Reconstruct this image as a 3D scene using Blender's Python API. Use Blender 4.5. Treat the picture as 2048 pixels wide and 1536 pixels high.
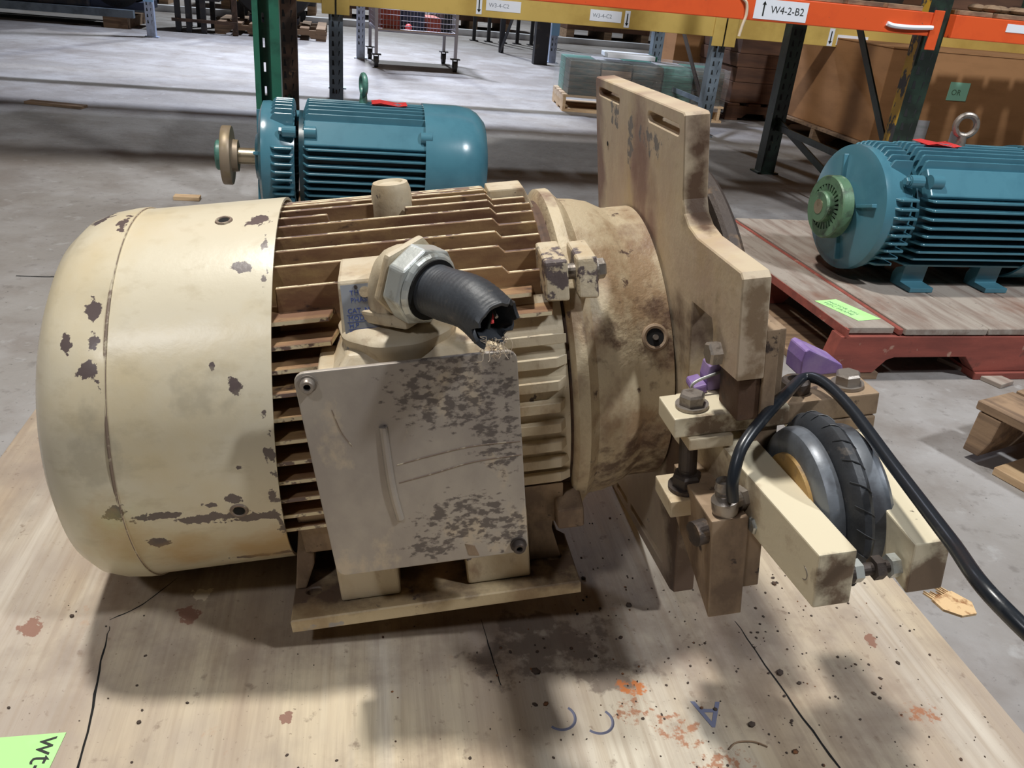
import bpy, bmesh, math, random
from mathutils import Vector, Matrix, noise
random.seed(7)
C = bpy.context.scene.collection
PI = math.pi
for o in list(bpy.data.objects): bpy.data.objects.remove(o)

# ---------------------------------------------------------------- camera, world, lights, exposure
H = 0.85
cd = bpy.data.cameras.new('camera'); cam = bpy.data.objects.new('camera', cd); C.objects.link(cam)
cd.sensor_width = 36; cd.lens = 29.0; cd.clip_start = 0.02; cd.clip_end = 100
cam.matrix_world = Matrix(((0.995266, -0.097188, 0.0, 0.0), (0.043542, 0.445898, -0.894024, 0.0),
                           (0.086888, 0.889792, 0.448019, H), (0, 0, 0, 1)))
bpy.context.scene.camera = cam
w = bpy.data.worlds.new('world'); bpy.context.scene.world = w; w.use_nodes = True
w.node_tree.nodes['Background'].inputs[0].default_value = (0.62, 0.74, 1.0, 1)
w.node_tree.nodes['Background'].inputs[1].default_value = 0.20
def lamp(name, loc, target, power, size, col=(1, 1, 1), size_y=None, spread=180):
    l = bpy.data.lights.new(name, 'AREA'); l.energy = power; l.color = col
    l.shape = 'DISK' if size_y is None else 'RECTANGLE'; l.size = size
    if size_y: l.size_y = size_y
    l.spread = math.radians(spread)
    o = bpy.data.objects.new(name, l); C.objects.link(o); o.location = loc
    d = Vector(target) - Vector(loc); o.rotation_euler = d.to_track_quat('-Z', 'Y').to_euler(); return o
lamp('high_bay_lamp', (-1.15, 1.65, 4.9), (0.0, 0.9, 0.0), 222, 0.36, (1.0, 0.97, 0.91))
lamp('high_bay_lamp', (-2.2, 9.2, 5.4), (-1.6, 7.0, 0.0), 190, 0.45, (0.76, 0.83, 1.0), spread=80)
lamp('high_bay_lamp', (3.4, -0.6, 5.2), (2.4, 3.4, 0.0), 120, 0.45, (0.92, 0.96, 1.0), spread=110)
lamp('high_bay_lamp', (-2.2, -3.0, 5.2), (-0.6, 0.5, 0.0), 66, 0.5, (0.96, 0.96, 1.0))
lamp('high_bay_lamp', (-3.0, 14.5, 5.4), (-2.0, 12.0, 0.0), 500, 0.5, (0.9, 0.95, 1.0))
vs = bpy.context.scene.view_settings
vs.view_transform = 'Standard'; vs.look = 'None'; vs.gamma = 1; vs.exposure = 0.0; vs.use_curve_mapping = False

# ---------------------------------------------------------------- materials
def srgb(c):
    return tuple(((x / 255) / 12.92 if x <= 10 else (((x / 255) + 0.055) / 1.055) ** 2.4) for x in c) + (1,)
def mat(name, base, rough=0.6, metal=0.0, layers=(), bump=None, spots=None, spec=0.5, alpha=None, zones=()):
    """layers: (colour, scale(3), threshold, softness, seed[, detail]); spots: (colour, [(centre, radii)..])"""
    m = bpy.data.materials.new(name); m.use_nodes = True; nt = m.node_tree; N = nt.nodes; Lk = nt.links
    b = N['Principled BSDF']; b.inputs['Roughness'].default_value = rough; b.inputs['Metallic'].default_value = metal
    b.inputs['Specular IOR Level'].default_value = spec
    tc = N.new('ShaderNodeTexCoord'); col = srgb(base); cur = None
    def math_(op, a, b_=None, c_=None):
        n = N.new('ShaderNodeMath'); n.operation = op
        for i, v in enumerate((a, b_, c_)):
            if v is None: continue
            if hasattr(v, 'links'): Lk.new(v, n.inputs[i])
            else: n.inputs[i].default_value = v
        return n.outputs[0]
    def noise_(scale, seed, detail=5):
        mp = N.new('ShaderNodeMapping'); Lk.new(tc.outputs['Object'], mp.inputs[0])
        mp.inputs['Scale'].default_value = scale; mp.inputs['Location'].default_value = (seed * 3.1, seed * 1.7, seed * 2.3)
        n = N.new('ShaderNodeTexNoise'); Lk.new(mp.outputs[0], n.inputs['Vector'])
        n.inputs['Scale'].default_value = 1; n.inputs['Detail'].default_value = detail; n.inputs['Roughness'].default_value = 0.6
        return n.outputs['Fac']
    def mix(fac, c2):
        nonlocal cur
        x = N.new('ShaderNodeMix'); x.data_type = 'RGBA'; Lk.new(fac, x.inputs['Factor'])
        if cur is None: x.inputs['A'].default_value = col
        else: Lk.new(cur, x.inputs['A'])
        x.inputs['B'].default_value = srgb(c2); cur = x.outputs['Result']
    for L in layers:
        c2, sc, th, soft, seed = L[:5]; amt = L[5] if len(L) > 5 else 1.0
        if not hasattr(sc, '__len__'): sc = (sc, sc, sc)
        f = noise_(sc, seed)
        r = N.new('ShaderNodeMapRange'); Lk.new(f, r.inputs[0]); r.inputs[1].default_value = th - soft; r.inputs[2].default_value = th + soft
        r.inputs[4].default_value = amt; mix(r.outputs[0], c2)
    if spots:
        nf = noise_((70, 70, 70), 5, 6)
        sh = math_('MULTIPLY', math_('SUBTRACT', nf, 0.47), 4.2)
        for c2, items in spots:
            tot = None
            for cen, rad in items:
                v = N.new('ShaderNodeVectorMath'); v.operation = 'SUBTRACT'; Lk.new(tc.outputs['Object'], v.inputs[0]); v.inputs[1].default_value = cen
                d = N.new('ShaderNodeVectorMath'); d.operation = 'DIVIDE'; Lk.new(v.outputs[0], d.inputs[0]); d.inputs[1].default_value = rad
                ln = N.new('ShaderNodeVectorMath'); ln.operation = 'LENGTH'; Lk.new(d.outputs[0], ln.inputs[0])
                tot = ln.outputs['Value'] if tot is None else math_('MINIMUM', tot, ln.outputs['Value'])
            k = math_('ADD', tot, sh)
            r = N.new('ShaderNodeMapRange'); Lk.new(k, r.inputs[0]); r.inputs[1].default_value = 1.05; r.inputs[2].default_value = 0.95
            mix(r.outputs[0], c2)
    for zz_ in zones:
        c2, sc, th, amt, items = zz_[:5]; sf = zz_[5] if len(zz_) > 5 else .045
        tot = None
        for cen, rad in items:
            v = N.new('ShaderNodeVectorMath'); v.operation = 'SUBTRACT'; Lk.new(tc.outputs['Object'], v.inputs[0]); v.inputs[1].default_value = cen
            d = N.new('ShaderNodeVectorMath'); d.operation = 'DIVIDE'; Lk.new(v.outputs[0], d.inputs[0]); d.inputs[1].default_value = rad
            ln = N.new('ShaderNodeVectorMath'); ln.operation = 'LENGTH'; Lk.new(d.outputs[0], ln.inputs[0])
            tot = ln.outputs['Value'] if tot is None else math_('MINIMUM', tot, ln.outputs['Value'])
        nf = noise_(sc if hasattr(sc, '__len__') else (sc,) * 3, 11, 6)
        k = math_('SUBTRACT', nf, math_('MULTIPLY', math_('MAXIMUM', math_('SUBTRACT', tot, 0.55), 0.0), 0.32))
        r = N.new('ShaderNodeMapRange'); Lk.new(k, r.inputs[0]); r.inputs[1].default_value = th - sf; r.inputs[2].default_value = th + sf; r.inputs[4].default_value = amt
        mix(r.outputs[0], c2)
    if cur is None: b.inputs['Base Color'].default_value = col
    else: Lk.new(cur, b.inputs['Base Color'])
    if bump:
        f = noise_((bump[0],) * 3 if not hasattr(bump[0], '__len__') else bump[0], 9, 6)
        bn = N.new('ShaderNodeBump'); bn.inputs['Strength'].default_value = bump[1]; bn.inputs['Distance'].default_value = bump[2] if len(bump) > 2 else 0.002
        Lk.new(f, bn.inputs['Height']); Lk.new(bn.outputs[0], b.inputs['Normal'])
    if alpha is not None:
        b.inputs['Alpha'].default_value = alpha
    return m

CH = (98, 86, 84); CREAM = (214, 200, 166)
COVER_SPOTS = [(c, r) for c, r in [
    ((-0.135, .068, .366), (.007, .012, .014)), ((-0.134, .046, .343), (.006, .01, .009)), ((-0.153, .213, .421), (.012, .02, .008)),
    ((-.139, .028, .316), (.011, .008, .013)), ((-.159, .049, .346), (.005, .012, .012)), ((-.144, .001, .18), (.01, .012, .009)),
    ((.005, .093, .386), (.009, .01, .005)), ((-.027, .025, .312), (.004, .006, .007)), ((-.009, .015, .291), (.005, .01, .01)),
    ((-.017, 0, .215), (.005, .01, .004)), ((-.054, .002, .175), (.007, .01, .004)), ((.008, .002, .177), (.007, .01, .008)),
    ((.004, .009, .15), (.01, .01, .008)), ((-.118, .012, .13), (.009, .01, .008)), ((-.031, .051, .072), (.03, .02, .005)), 
    ((.019, .162, .415), (.009, .02, .006)), ((-.121, .179, .419), (.006, .02, .009)), ((-.03, .001, .178), (.008, .01, .007))]]
BAND = [((-.10, .003, .168), (.03, .012, .005)), ((-.055, .007, .157), (.035, .012, .0075)), ((-.012, .01, .151), (.03, .012, .006))]
COVERM = mat('cream_enamel', (214, 204, 180), 0.3, 0, [((206, 186, 142), (7, 5, 7), .60, .14, 3, .7), ((186, 172, 142), (30, 30, 60), .64, .1, 6, .55)],
             (18, .15, .004), [(CH, COVER_SPOTS + BAND)], zones=[((190, 156, 100), 12, .42, .7, [((-.01, .03, .10), (.06, .06, .035)), ((-.09, .03, .10), (.04, .06, .03)), ((-.15, .03, .16), (.03, .04, .05))], .13),
             ((170, 160, 138), 26, .5, .5, [((-.04, .02, .29), (.05, .03, .05)), ((-.14, .01, .24), (.03, .04, .05))], .08), (CH, 60, .53, .95, [((.027, .10, .39), (.006, .06, .04)), ((.014, .0, .23), (.007, .03, .07)), ((.006, .02, .13), (.007, .03, .04))], .015)])
SEAM = mat('worn_seam_paint', (128, 110, 96), .6, 0, [((196, 184, 158), 90, .57, .05, 1)], (60, .4))
PAINT = mat('thick_cream_paint', (200, 186, 160), .5, 0, [((176, 150, 112), (14, 14, 10), .56, .1, 1, .8), ((136, 108, 86), (26, 26, 16), .63, .06, 2, .7),
            (CH, 24, .68, .01, 4), ((72, 58, 52), 60, .71, .02, 8)], (90, .35, .002))
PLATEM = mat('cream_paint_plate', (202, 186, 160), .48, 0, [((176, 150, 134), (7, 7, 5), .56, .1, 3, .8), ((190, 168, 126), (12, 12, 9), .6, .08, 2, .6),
            ((112, 106, 104), 22, .70, .012, 5), ((84, 62, 52), 70, .73, .02, 7)], (70, .3, .002),
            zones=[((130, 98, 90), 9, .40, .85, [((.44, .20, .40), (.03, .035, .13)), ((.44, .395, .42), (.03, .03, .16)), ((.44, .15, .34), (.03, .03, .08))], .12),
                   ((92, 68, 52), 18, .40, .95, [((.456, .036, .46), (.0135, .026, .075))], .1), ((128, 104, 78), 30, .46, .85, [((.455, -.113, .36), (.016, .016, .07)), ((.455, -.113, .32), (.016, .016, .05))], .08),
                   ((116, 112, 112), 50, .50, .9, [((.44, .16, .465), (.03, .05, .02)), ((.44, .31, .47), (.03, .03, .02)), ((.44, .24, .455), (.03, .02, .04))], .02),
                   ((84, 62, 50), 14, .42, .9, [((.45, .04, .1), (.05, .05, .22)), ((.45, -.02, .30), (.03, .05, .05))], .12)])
BELLM = mat('rough_cast_cream_paint', (196, 180, 150), .5, 0, [((150, 122, 92), (18, 12, 12), .55, .08, 6, .85), ((122, 92, 76), (12, 9, 9), .6, .06, 2, .8),
            ((84, 66, 58), 34, .66, .02, 5)], (150, .6, .002), zones=[((92, 68, 54), 60, .46, .9, [((.425, .06, .28), (.025, .05, .05)), ((.37, .03, .32), (.03, .03, .05)), ((.40, .06, .12), (.06, .06, .06)), ((.42, .08, .10), (.03, .08, .08))], .11)])
LUGM = mat('chipped_lug_paint', (200, 186, 160), .5, 0, [((176, 150, 112), (14, 14, 10), .56, .1, 1, .8), (CH, 38, .55, .02, 4), ((72, 58, 52), 60, .66, .03, 8)], (70, .5, .003))
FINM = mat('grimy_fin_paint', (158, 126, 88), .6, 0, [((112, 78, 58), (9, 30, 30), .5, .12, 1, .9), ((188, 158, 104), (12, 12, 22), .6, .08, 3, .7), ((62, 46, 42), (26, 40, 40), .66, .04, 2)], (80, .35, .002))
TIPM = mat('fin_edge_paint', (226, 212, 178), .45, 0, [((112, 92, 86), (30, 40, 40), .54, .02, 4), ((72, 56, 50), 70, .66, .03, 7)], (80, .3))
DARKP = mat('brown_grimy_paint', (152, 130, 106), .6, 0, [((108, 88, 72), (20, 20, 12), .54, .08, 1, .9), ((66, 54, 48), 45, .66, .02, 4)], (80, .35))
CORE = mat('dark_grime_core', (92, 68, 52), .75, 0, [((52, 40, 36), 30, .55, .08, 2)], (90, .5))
ARMM = mat('smooth_cream_bar_paint', (216, 205, 178), .5, 0, [((188, 168, 132), (12, 4, 12), .62, .08, 3, .7), ((96, 84, 74), 40, .73, .015, 5)], (60, .2),
           zones=[((112, 90, 70), 30, .36, .95, [((.470, -.257, .193), (.03, .011, .045)), ((.545, -.260, .193), (.03, .011, .045)), ((.45, -.089, .243), (.075, .0095, .02))], .08),
                  ((150, 124, 96), 26, .5, .8, [((.44, -.12, .19), (.02, .1, .03)), ((.45, -.0, .20), (.05, .06, .05))], .1)])
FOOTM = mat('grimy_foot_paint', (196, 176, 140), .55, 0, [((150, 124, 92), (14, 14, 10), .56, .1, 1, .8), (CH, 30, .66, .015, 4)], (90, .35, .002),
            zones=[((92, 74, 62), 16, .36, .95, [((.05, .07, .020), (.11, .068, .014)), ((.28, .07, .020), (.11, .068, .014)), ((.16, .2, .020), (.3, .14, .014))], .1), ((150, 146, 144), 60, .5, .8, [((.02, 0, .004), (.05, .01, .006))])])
LIDM = mat('worn_grey_lid', (176, 167, 156), .5, .25, [((154, 145, 137), (12, 12, 9), .5, .1, 1, .8), ((200, 184, 160), (28, 28, 20), .6, .05, 4, .6)],
           (60, .2), zones=[((88, 80, 78), (90, 90, 150), .5, .85, [((.20, -.04, .29), (.075, .1, .05)), ((.235, -.04, .24), (.03, .1, .05)), ((.20, -.04, .15), (.06, .1, .035)), ((.23, -.04, .13), (.04, .1, .03)), ((.16, -.04, .12), (.03, .1, .02))])])
STEEL = mat('dull_zinc_steel', (158, 150, 142), .42, .7, [((96, 84, 74), 60, .6, .06, 3, .8)], (120, .3))
BRIGHT = mat('galvanised_nut', (196, 200, 196), .35, .45, [((140, 134, 122), 34, .6, .06, 3, .8)], (50, .3))
DARKSTEEL = mat('dark_dirty_steel', (78, 70, 66), .55, .5, [((120, 100, 80), 50, .62, .05, 3, .8)], (100, .4))
RUBBER = mat('dusty_black_rubber', (50, 52, 56), .5, 0, [((132, 122, 112), (40, 40, 60), .66, .05, 2, .55), ((84, 90, 98), 12, .55, .12, 4, .5)], (90, .3, .002))
HOSEM = mat('glossy_black_hose', (34, 38, 44), .3, 0, [((96, 98, 98), 30, .66, .06, 2, .5)], (80, .1))
BLACK = mat('black_void', (14, 13, 13), .9)
GREYRING = mat('grey_bellow_ring', (112, 118, 126), .38, .2, [((66, 66, 70), (20, 20, 20), .56, .1, 2, .9), ((150, 140, 128), 60, .68, .04, 5, .6)], (50, .15))
OCHRE = mat('ochre_end_plate', (178, 142, 84), .6, 0, [((108, 92, 74), (60, 30, 30), .56, .06, 2, .8), ((206, 178, 116), 40, .62, .05, 3)], (120, .4))
PURPLE = mat('dusty_purple_paint', (134, 108, 166), .5, 0, [((178, 160, 190), 16, .56, .1, 2, .7), ((90, 76, 96), 40, .68, .03, 4)], (60, .2))
PLATELAB = mat('nameplate_metal', (188, 192, 198), .35, .6, [((160, 150, 140), 30, .6, .08, 3, .7)])
BLUEINK = mat('blue_print', (60, 84, 160), .5)
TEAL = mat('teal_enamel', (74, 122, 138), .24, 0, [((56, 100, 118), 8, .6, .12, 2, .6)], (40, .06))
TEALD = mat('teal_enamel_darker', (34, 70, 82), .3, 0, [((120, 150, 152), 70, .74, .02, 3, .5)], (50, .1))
SHAFT = mat('shaft_steel', (190, 176, 150), .3, .8, [((120, 96, 70), 30, .6, .06, 3, .7)])
DISCM = mat('tan_disc', (150, 134, 114), .45, .3, [((126, 110, 60), 10, .58, .1, 3, .7)])
HUBG = mat('green_hub_paint', (86, 136, 124), .4, 0, [((60, 84, 72), 40, .58, .08, 3, .8)], (60, .2))
GEARG = mat('worn_green_coupling', (92, 124, 96), .42, .1, [((64, 74, 66), 30, .58, .08, 3, .8), ((170, 176, 156), 50, .68, .04, 5, .6)], (80, .3))
RED = mat('fluorescent_red_paper', (252, 84, 84), .6)
GREEN = mat('fluorescent_green_paper', (178, 240, 150), .7, 0, [((196, 250, 176), 20, .55, .1, 2, .5)])
MINT = mat('mint_sticky_note', (160, 222, 196), .7)
INK = mat('black_marker', (30, 34, 30), .6)
FADEINK = mat('faded_ink', (96, 130, 104), .7)
BLUEMARK = mat('blue_grey_marker', (112, 116, 140), .8)
WHITE = mat('white_paper_label', (232, 236, 244), .5)
PALEINK = mat('grey_print', (120, 126, 136), .6)
ORANGE = mat('orange_beam_paint', (226, 92, 44), .4, 0, [((204, 78, 40), (6, 6, 6), .56, .1, 2, .8), ((120, 74, 58), 60, .72, .02, 4)], (30, .08))
YELLOW = mat('yellow_beam_paint', (206, 176, 96), .45, 0, [((170, 138, 66), (3, 3, 3), .56, .1, 2, .7)], (30, .08))
RGREEN = mat('green_upright_paint', (44, 104, 84), .4, 0, [((30, 70, 58), 14, .58, .1, 2, .8)], (30, .1))
RDGREEN = mat('dark_green_upright_paint', (38, 56, 46), .4, 0, [((22, 26, 24), 10, .52, .08, 2, .8), ((150, 110, 60), 34, .73, .02, 6)], (30, .1))
RBROWN = mat('rusty_brown_upright', (92, 70, 56), .6, 0, [((52, 40, 34), 10, .55, .08, 2), ((136, 104, 76), 30, .68, .04, 4)], (40, .2))
YSTRIPE = mat('chipped_yellow_edge', (206, 164, 52), .5, 0, [((62, 62, 66), (16, 16, 12), .53, .015, 8)], (40, .2))
GSTEEL = mat('grey_blue_upright_paint', (120, 134, 146), .45, .1, [((90, 100, 110), 10, .56, .1, 2, .8)], (30, .1))
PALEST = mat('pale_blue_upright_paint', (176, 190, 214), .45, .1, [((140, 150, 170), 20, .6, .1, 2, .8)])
SLOT = mat('slot_shade', (26, 28, 30), .8)
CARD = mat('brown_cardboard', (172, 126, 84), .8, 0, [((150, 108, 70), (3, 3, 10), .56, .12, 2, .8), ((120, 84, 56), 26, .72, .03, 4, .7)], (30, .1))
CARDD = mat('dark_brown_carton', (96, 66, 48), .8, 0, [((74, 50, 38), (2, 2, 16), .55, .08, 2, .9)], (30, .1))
WOOD = mat('weathered_pallet_wood', (150, 124, 98), .85, 0, [((104, 84, 68), (3, 40, 40), .54, .1, 2, .9), ((84, 66, 54), 8, .64, .08, 4, .7)], (60, .4))
WOODG = mat('grey_weathered_deck', (158, 148, 138), .85, 0, [((128, 112, 102), (30, 3.5, 30), .54, .1, 2, .9), ((118, 82, 66), (6, 4, 6), .6, .09, 4, .75), ((92, 84, 80), 70, .68, .04, 6, .7)], (80, .4))
REDW = mat('red_painted_wood', (150, 78, 66), .75, 0, [((118, 62, 54), (4, 20, 20), .54, .1, 2, .8), ((176, 142, 124), 26, .68, .03, 4, .8), ((84, 58, 50), 12, .66, .05, 6, .8)], (60, .4))
PALEW = mat('pale_fresh_wood', (206, 178, 142), .8, 0, [((178, 146, 112), (6, 40, 40), .55, .1, 2, .8)], (60, .3))
BLUEGREY = mat('teal_packet', (70, 132, 120), .45, 0, [((44, 92, 86), (4, 4, 30), .55, .06, 2, .8)])
PACKW = mat('pale_packet', (176, 176, 180), .5, 0, [((150, 156, 156), (6, 6, 30), .56, .08, 2, .8)])
PACKD = mat('dark_green_packet', (44, 62, 58), .45, 0, [((90, 80, 66), (5, 5, 30), .58, .06, 2, .8)])
WRAP = mat('stretch_wrap_film', (236, 240, 244), .1, 0, (), (14, 1.0, .03), alpha=.16, spec=1.0)
WIRE = mat('galvanised_wire', (172, 168, 176), .35, .6)
DARKMACH = mat('dark_machine_paint', (40, 42, 48), .5, .1, [((66, 60, 58), 10, .6, .06, 3)])
NAVY = mat('navy_channel', (40, 50, 74), .5)
SKYB = mat('sky_blue_tag', (150, 200, 240), .6)
REDM = mat('dull_red_panel', (150, 62, 44), .6)
CHAIRY = mat('safety_yellow', (214, 164, 50), .5)
BLACKM = mat('flat_black_drum', (24, 26, 30), .6)
CURB = mat('white_barrier_paint', (226, 230, 236), .5, 0, [((190, 194, 200), 3, .55, .1, 2, .7)])
CASTW = mat('caster_rubber', (60, 60, 64), .6)
ROCKM = mat('dark_grit', (72, 60, 52), .9, 0, [((130, 84, 50), 60, .6, .05, 3)])
CHIPW = mat('splintered_wood', (214, 182, 138), .8, 0, [((150, 108, 70), (60, 60, 60), .58, .06, 2)], (120, .5))
FOAM = mat('pale_fibre', (214, 196, 172), .8)
WALLM = mat('dim_warehouse_wall', (70, 66, 64), .9, 0, [((50, 46, 46), 1.2, .55, .1, 2)])
CEILM = mat('dim_ceiling', (84, 84, 88), .9)
CONC = mat('worn_concrete', (146, 142, 138), .72, 0, [((122, 116, 112), (.9, .9, 1), .5, .14, 1, .9), ((164, 162, 162), (2.2, 2.2, 1), .56, .12, 2, .8), ((112, 102, 94), (5, 5, 5), .6, .12, 3, .6),
            ((98, 92, 88), (30, 30, 30), .66, .08, 6, .5), ((176, 176, 176), (16, 16, 16), .68, .06, 7, .5), ((72, 68, 66), (90, 90, 90), .7, .04, 8, .7)], (24, .5, .006))
# plywood: grain, veneer bands, cracks, knots and stains in board coordinates
def plywood_mat():
    return mat('stained_plywood', (204, 188, 160), .62, 0, [((178, 158, 134), (11, .7, 1), .5, .07, 1, .85), ((206, 198, 182), (7, .5, 1), .55, .05, 12, .8), ((150, 130, 108), (70, 3, 1), .58, .1, 2, .5),
        ((164, 150, 138), (3.2, 2.4, 1), .54, .1, 5, .8), ((142, 128, 116), (9, 7, 1), .6, .1, 6, .6), ((118, 98, 82), (60, 50, 1), .67, .05, 7, .7), ((176, 124, 80), (22, 20, 1), .73, .05, 9, .5), ((96, 78, 64), (230, 190, 1), .69, .03, 14, .75), ((214, 206, 192), (4, .4, 1), .6, .03, 17, .7), ((158, 140, 120), (160, 5, 1), .56, .08, 21, .35)],
        ((120, 10, 1), .35, .0015),
        [((226, 212, 186), [((-.307, .223, 0), (.013, .011, .05))]), ((140, 104, 88), [((-.482, .178, 0), (.014, .017, .05)), ((-.317, .191, 0), (.012, .015, .05)), ((-.195, .03, 0), (.007, .007, .05)), ((.50, .09, 0), (.006, .012, .05))])],
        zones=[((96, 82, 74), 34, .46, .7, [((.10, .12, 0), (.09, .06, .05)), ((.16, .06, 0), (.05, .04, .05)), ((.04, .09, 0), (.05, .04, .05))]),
               ((126, 106, 90), 26, .5, .45, [((-.36, .25, 0), (.09, .06, .05)), ((.30, .05, 0), (.1, .12, .05)), ((.42, .0, 0), (.08, .1, .05)), ((-.05, -.05, 0), (.1, .05, .05))], .14),
               ((112, 94, 84), 22, .47, .4, [((.25, .15, 0), (.2, .1, .05)), ((-.15, .13, 0), (.25, .06, .05))], .14),
               ((196, 112, 48), 90, .47, .9, [((.175, .04, 0), (.02, .014, .05))]),
               ((158, 98, 62), 110, .52, .8, [((.21, -.02, 0), (.03, .03, .05)), ((.245, -.07, 0), (.035, .03, .05)), ((.17, .01, 0), (.03, .02, .05)), ((.50, -.02, 0), (.03, .02, .05))])])
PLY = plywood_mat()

# ---------------------------------------------------------------- mesh helpers
def bm_(): return bmesh.new()
def link(name, me, m, parent=None, smooth=False):
    if m is not None:
        for x in (m if isinstance(m, (list, tuple)) else [m]): me.materials.append(x)
    o = bpy.data.objects.new(name, me); C.objects.link(o)
    if parent is not None: o.parent = parent
    if smooth:
        for p in me.polygons: p.use_smooth = True
        try: me.set_sharp_from_angle(angle=math.radians(35))
        except Exception: pass
    return o
def part(name, bm, m, parent=None, smooth=False, bevel=0, seg=2, label=None):
    bmesh.ops.recalc_face_normals(bm, faces=bm.faces)
    if bevel:
        es = [e for e in bm.edges if len(e.link_faces) == 2 and e.calc_face_angle(0) > .5]
        bmesh.ops.bevel(bm, geom=es, offset=bevel, segments=seg, profile=.6, affect='EDGES', clamp_overlap=True)
    me = bpy.data.meshes.new(name); bm.to_mesh(me); bm.free()
    o = link(name, me, m, parent, smooth)
    if label: o['label'] = label
    return o
def box(bm, x0, x1, y0, y1, z0, z1, M=None, mi=0):
    vs = [bm.verts.new((x, y, z)) for x in (x0, x1) for y in (y0, y1) for z in (z0, z1)]
    if M is not None:
        for v in vs: v.co = M @ v.co
    for f in ((0, 1, 3, 2), (4, 6, 7, 5), (0, 4, 5, 1), (2, 3, 7, 6), (0, 2, 6, 4), (1, 5, 7, 3)):
        bm.faces.new([vs[i] for i in f]).material_index = mi
    return vs
def hexa(bm, P, mi=0):
    """8 points: bottom 4 (ccw) then top 4"""
    v = [bm.verts.new(p) for p in P]
    for f in ((0, 3, 2, 1), (4, 5, 6, 7), (0, 1, 5, 4), (1, 2, 6, 5), (2, 3, 7, 6), (3, 0, 4, 7)): bm.faces.new([v[i] for i in f]).material_index = mi
def frame(d):
    d = Vector(d).normalized(); u = d.orthogonal().normalized()
    if abs(d.z) < .9: u = Vector((0, 0, 1)).cross(d).normalized()
    return d, u, d.cross(u)
def cyl(bm, p0, p1, r0, r1=None, n=20, cap=True, phase=0, mi=0):
    p0, p1 = Vector(p0), Vector(p1); r1 = r0 if r1 is None else r1; d, u, v = frame(p1 - p0)
    A = [bm.verts.new(p0 + (u * math.cos(2 * PI * i / n + phase) + v * math.sin(2 * PI * i / n + phase)) * r0) for i in range(n)]
    B = [bm.verts.new(p1 + (u * math.cos(2 * PI * i / n + phase) + v * math.sin(2 * PI * i / n + phase)) * r1) for i in range(n)]
    for i in range(n): bm.faces.new((A[i], A[(i + 1) % n], B[(i + 1) % n], B[i])).material_index = mi
    if cap: bm.faces.new(A[::-1]).material_index = mi; bm.faces.new(B).material_index = mi
def lathe(bm, prof, c, ax=(1, 0, 0), n=64, closed=False, mi=0):
    """prof: list of (t, r) along ax from point c"""
    d, u, v = frame(ax); c = Vector(c); rings = []
    for t, r in prof:
        if r < 1e-5: rings.append([bm.verts.new(c + d * t)])
        else: rings.append([bm.verts.new(c + d * t + (u * math.cos(2 * PI * i / n) + v * math.sin(2 * PI * i / n)) * r) for i in range(n)])
    pairs = list(zip(rings, rings[1:])) + ([(rings[-1], rings[0])] if closed else [])
    for A, B in pairs:
        for i in range(n):
            j = (i + 1) % n
            if len(A) == 1 and len(B) == 1: continue
            if len(A) == 1: f = bm.faces.new((A[0], B[j], B[i]))
            elif len(B) == 1: f = bm.faces.new((A[i], A[j], B[0]))
            else: f = bm.faces.new((A[i], A[j], B[j], B[i]))
            f.material_index = mi
def prism(bm, poly, axis, a, b, mi=0):
    """extrude a 2D polygon along an axis (0:x uses (y,z); 1:y uses (x,z); 2:z uses (x,y))"""
    def P(p, t):
        return {0: (t, p[0], p[1]), 1: (p[0], t, p[1]), 2: (p[0], p[1], t)}[axis]
    A = [bm.verts.new(P(p, a)) for p in poly]; B = [bm.verts.new(P(p, b)) for p in poly]; n = len(poly)
    for i in range(n): bm.faces.new((A[i], A[(i + 1) % n], B[(i + 1) % n], B[i])).material_index = mi
    bm.faces.new(A[::-1]).material_index = mi; bm.faces.new(B).material_index = mi
def spline_pts(pts, k=8):
    P = [Vector(p) for p in pts]; out = []
    for i in range(len(P) - 1):
        p0 = P[max(i - 1, 0)]; p1 = P[i]; p2 = P[i + 1]; p3 = P[min(i + 2, len(P) - 1)]
        for j in range(k):
            t = j / k; out.append(.5 * ((2 * p1) + (p2 - p0) * t + (2 * p0 - 5 * p1 + 4 * p2 - p3) * t * t + (3 * p1 - p0 - 3 * p2 + p3) * t ** 3))
    out.append(P[-1]); return out
def tube(bm, pts, r, n=12, cap=True, k=8, raw=False, mi=0):
    Q = [Vector(p) for p in pts] if raw else spline_pts(pts, k); u = None; rings = []
    for i, p in enumerate(Q):
        d = (Q[min(i + 1, len(Q) - 1)] - Q[max(i - 1, 0)]).normalized()
        u = d.orthogonal().normalized() if u is None else (u - d * u.dot(d)).normalized()
        v = d.cross(u); rr = r(i / (len(Q) - 1)) if callable(r) else r
        rings.append([bm.verts.new(p + (u * math.cos(2 * PI * a / n) + v * math.sin(2 * PI * a / n)) * rr) for a in range(n)])
    for A, B in zip(rings, rings[1:]):
        for i in range(n): bm.faces.new((A[i], A[(i + 1) % n], B[(i + 1) % n], B[i])).material_index = mi
    if cap: bm.faces.new(rings[0][::-1]); bm.faces.new(rings[-1])
    return rings
def torus(bm, c, ax, R, r, n=32, m=10, a0=0, a1=2 * PI):
    d, u, v = frame(ax); c = Vector(c); full = abs(a1 - a0 - 2 * PI) < 1e-6; k = n if full else n + 1; rings = []
    for i in range(k):
        a = a0 + (a1 - a0) * i / n; e = u * math.cos(a) + v * math.sin(a)
        rings.append([bm.verts.new(c + e * (R + r * math.cos(2 * PI * j / m)) + d * r * math.sin(2 * PI * j / m)) for j in range(m)])
    for i in range(n):
        A = rings[i]; B = rings[(i + 1) % k]
        for j in range(m): bm.faces.new((A[j], A[(j + 1) % m], B[(j + 1) % m], B[j]))
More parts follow.
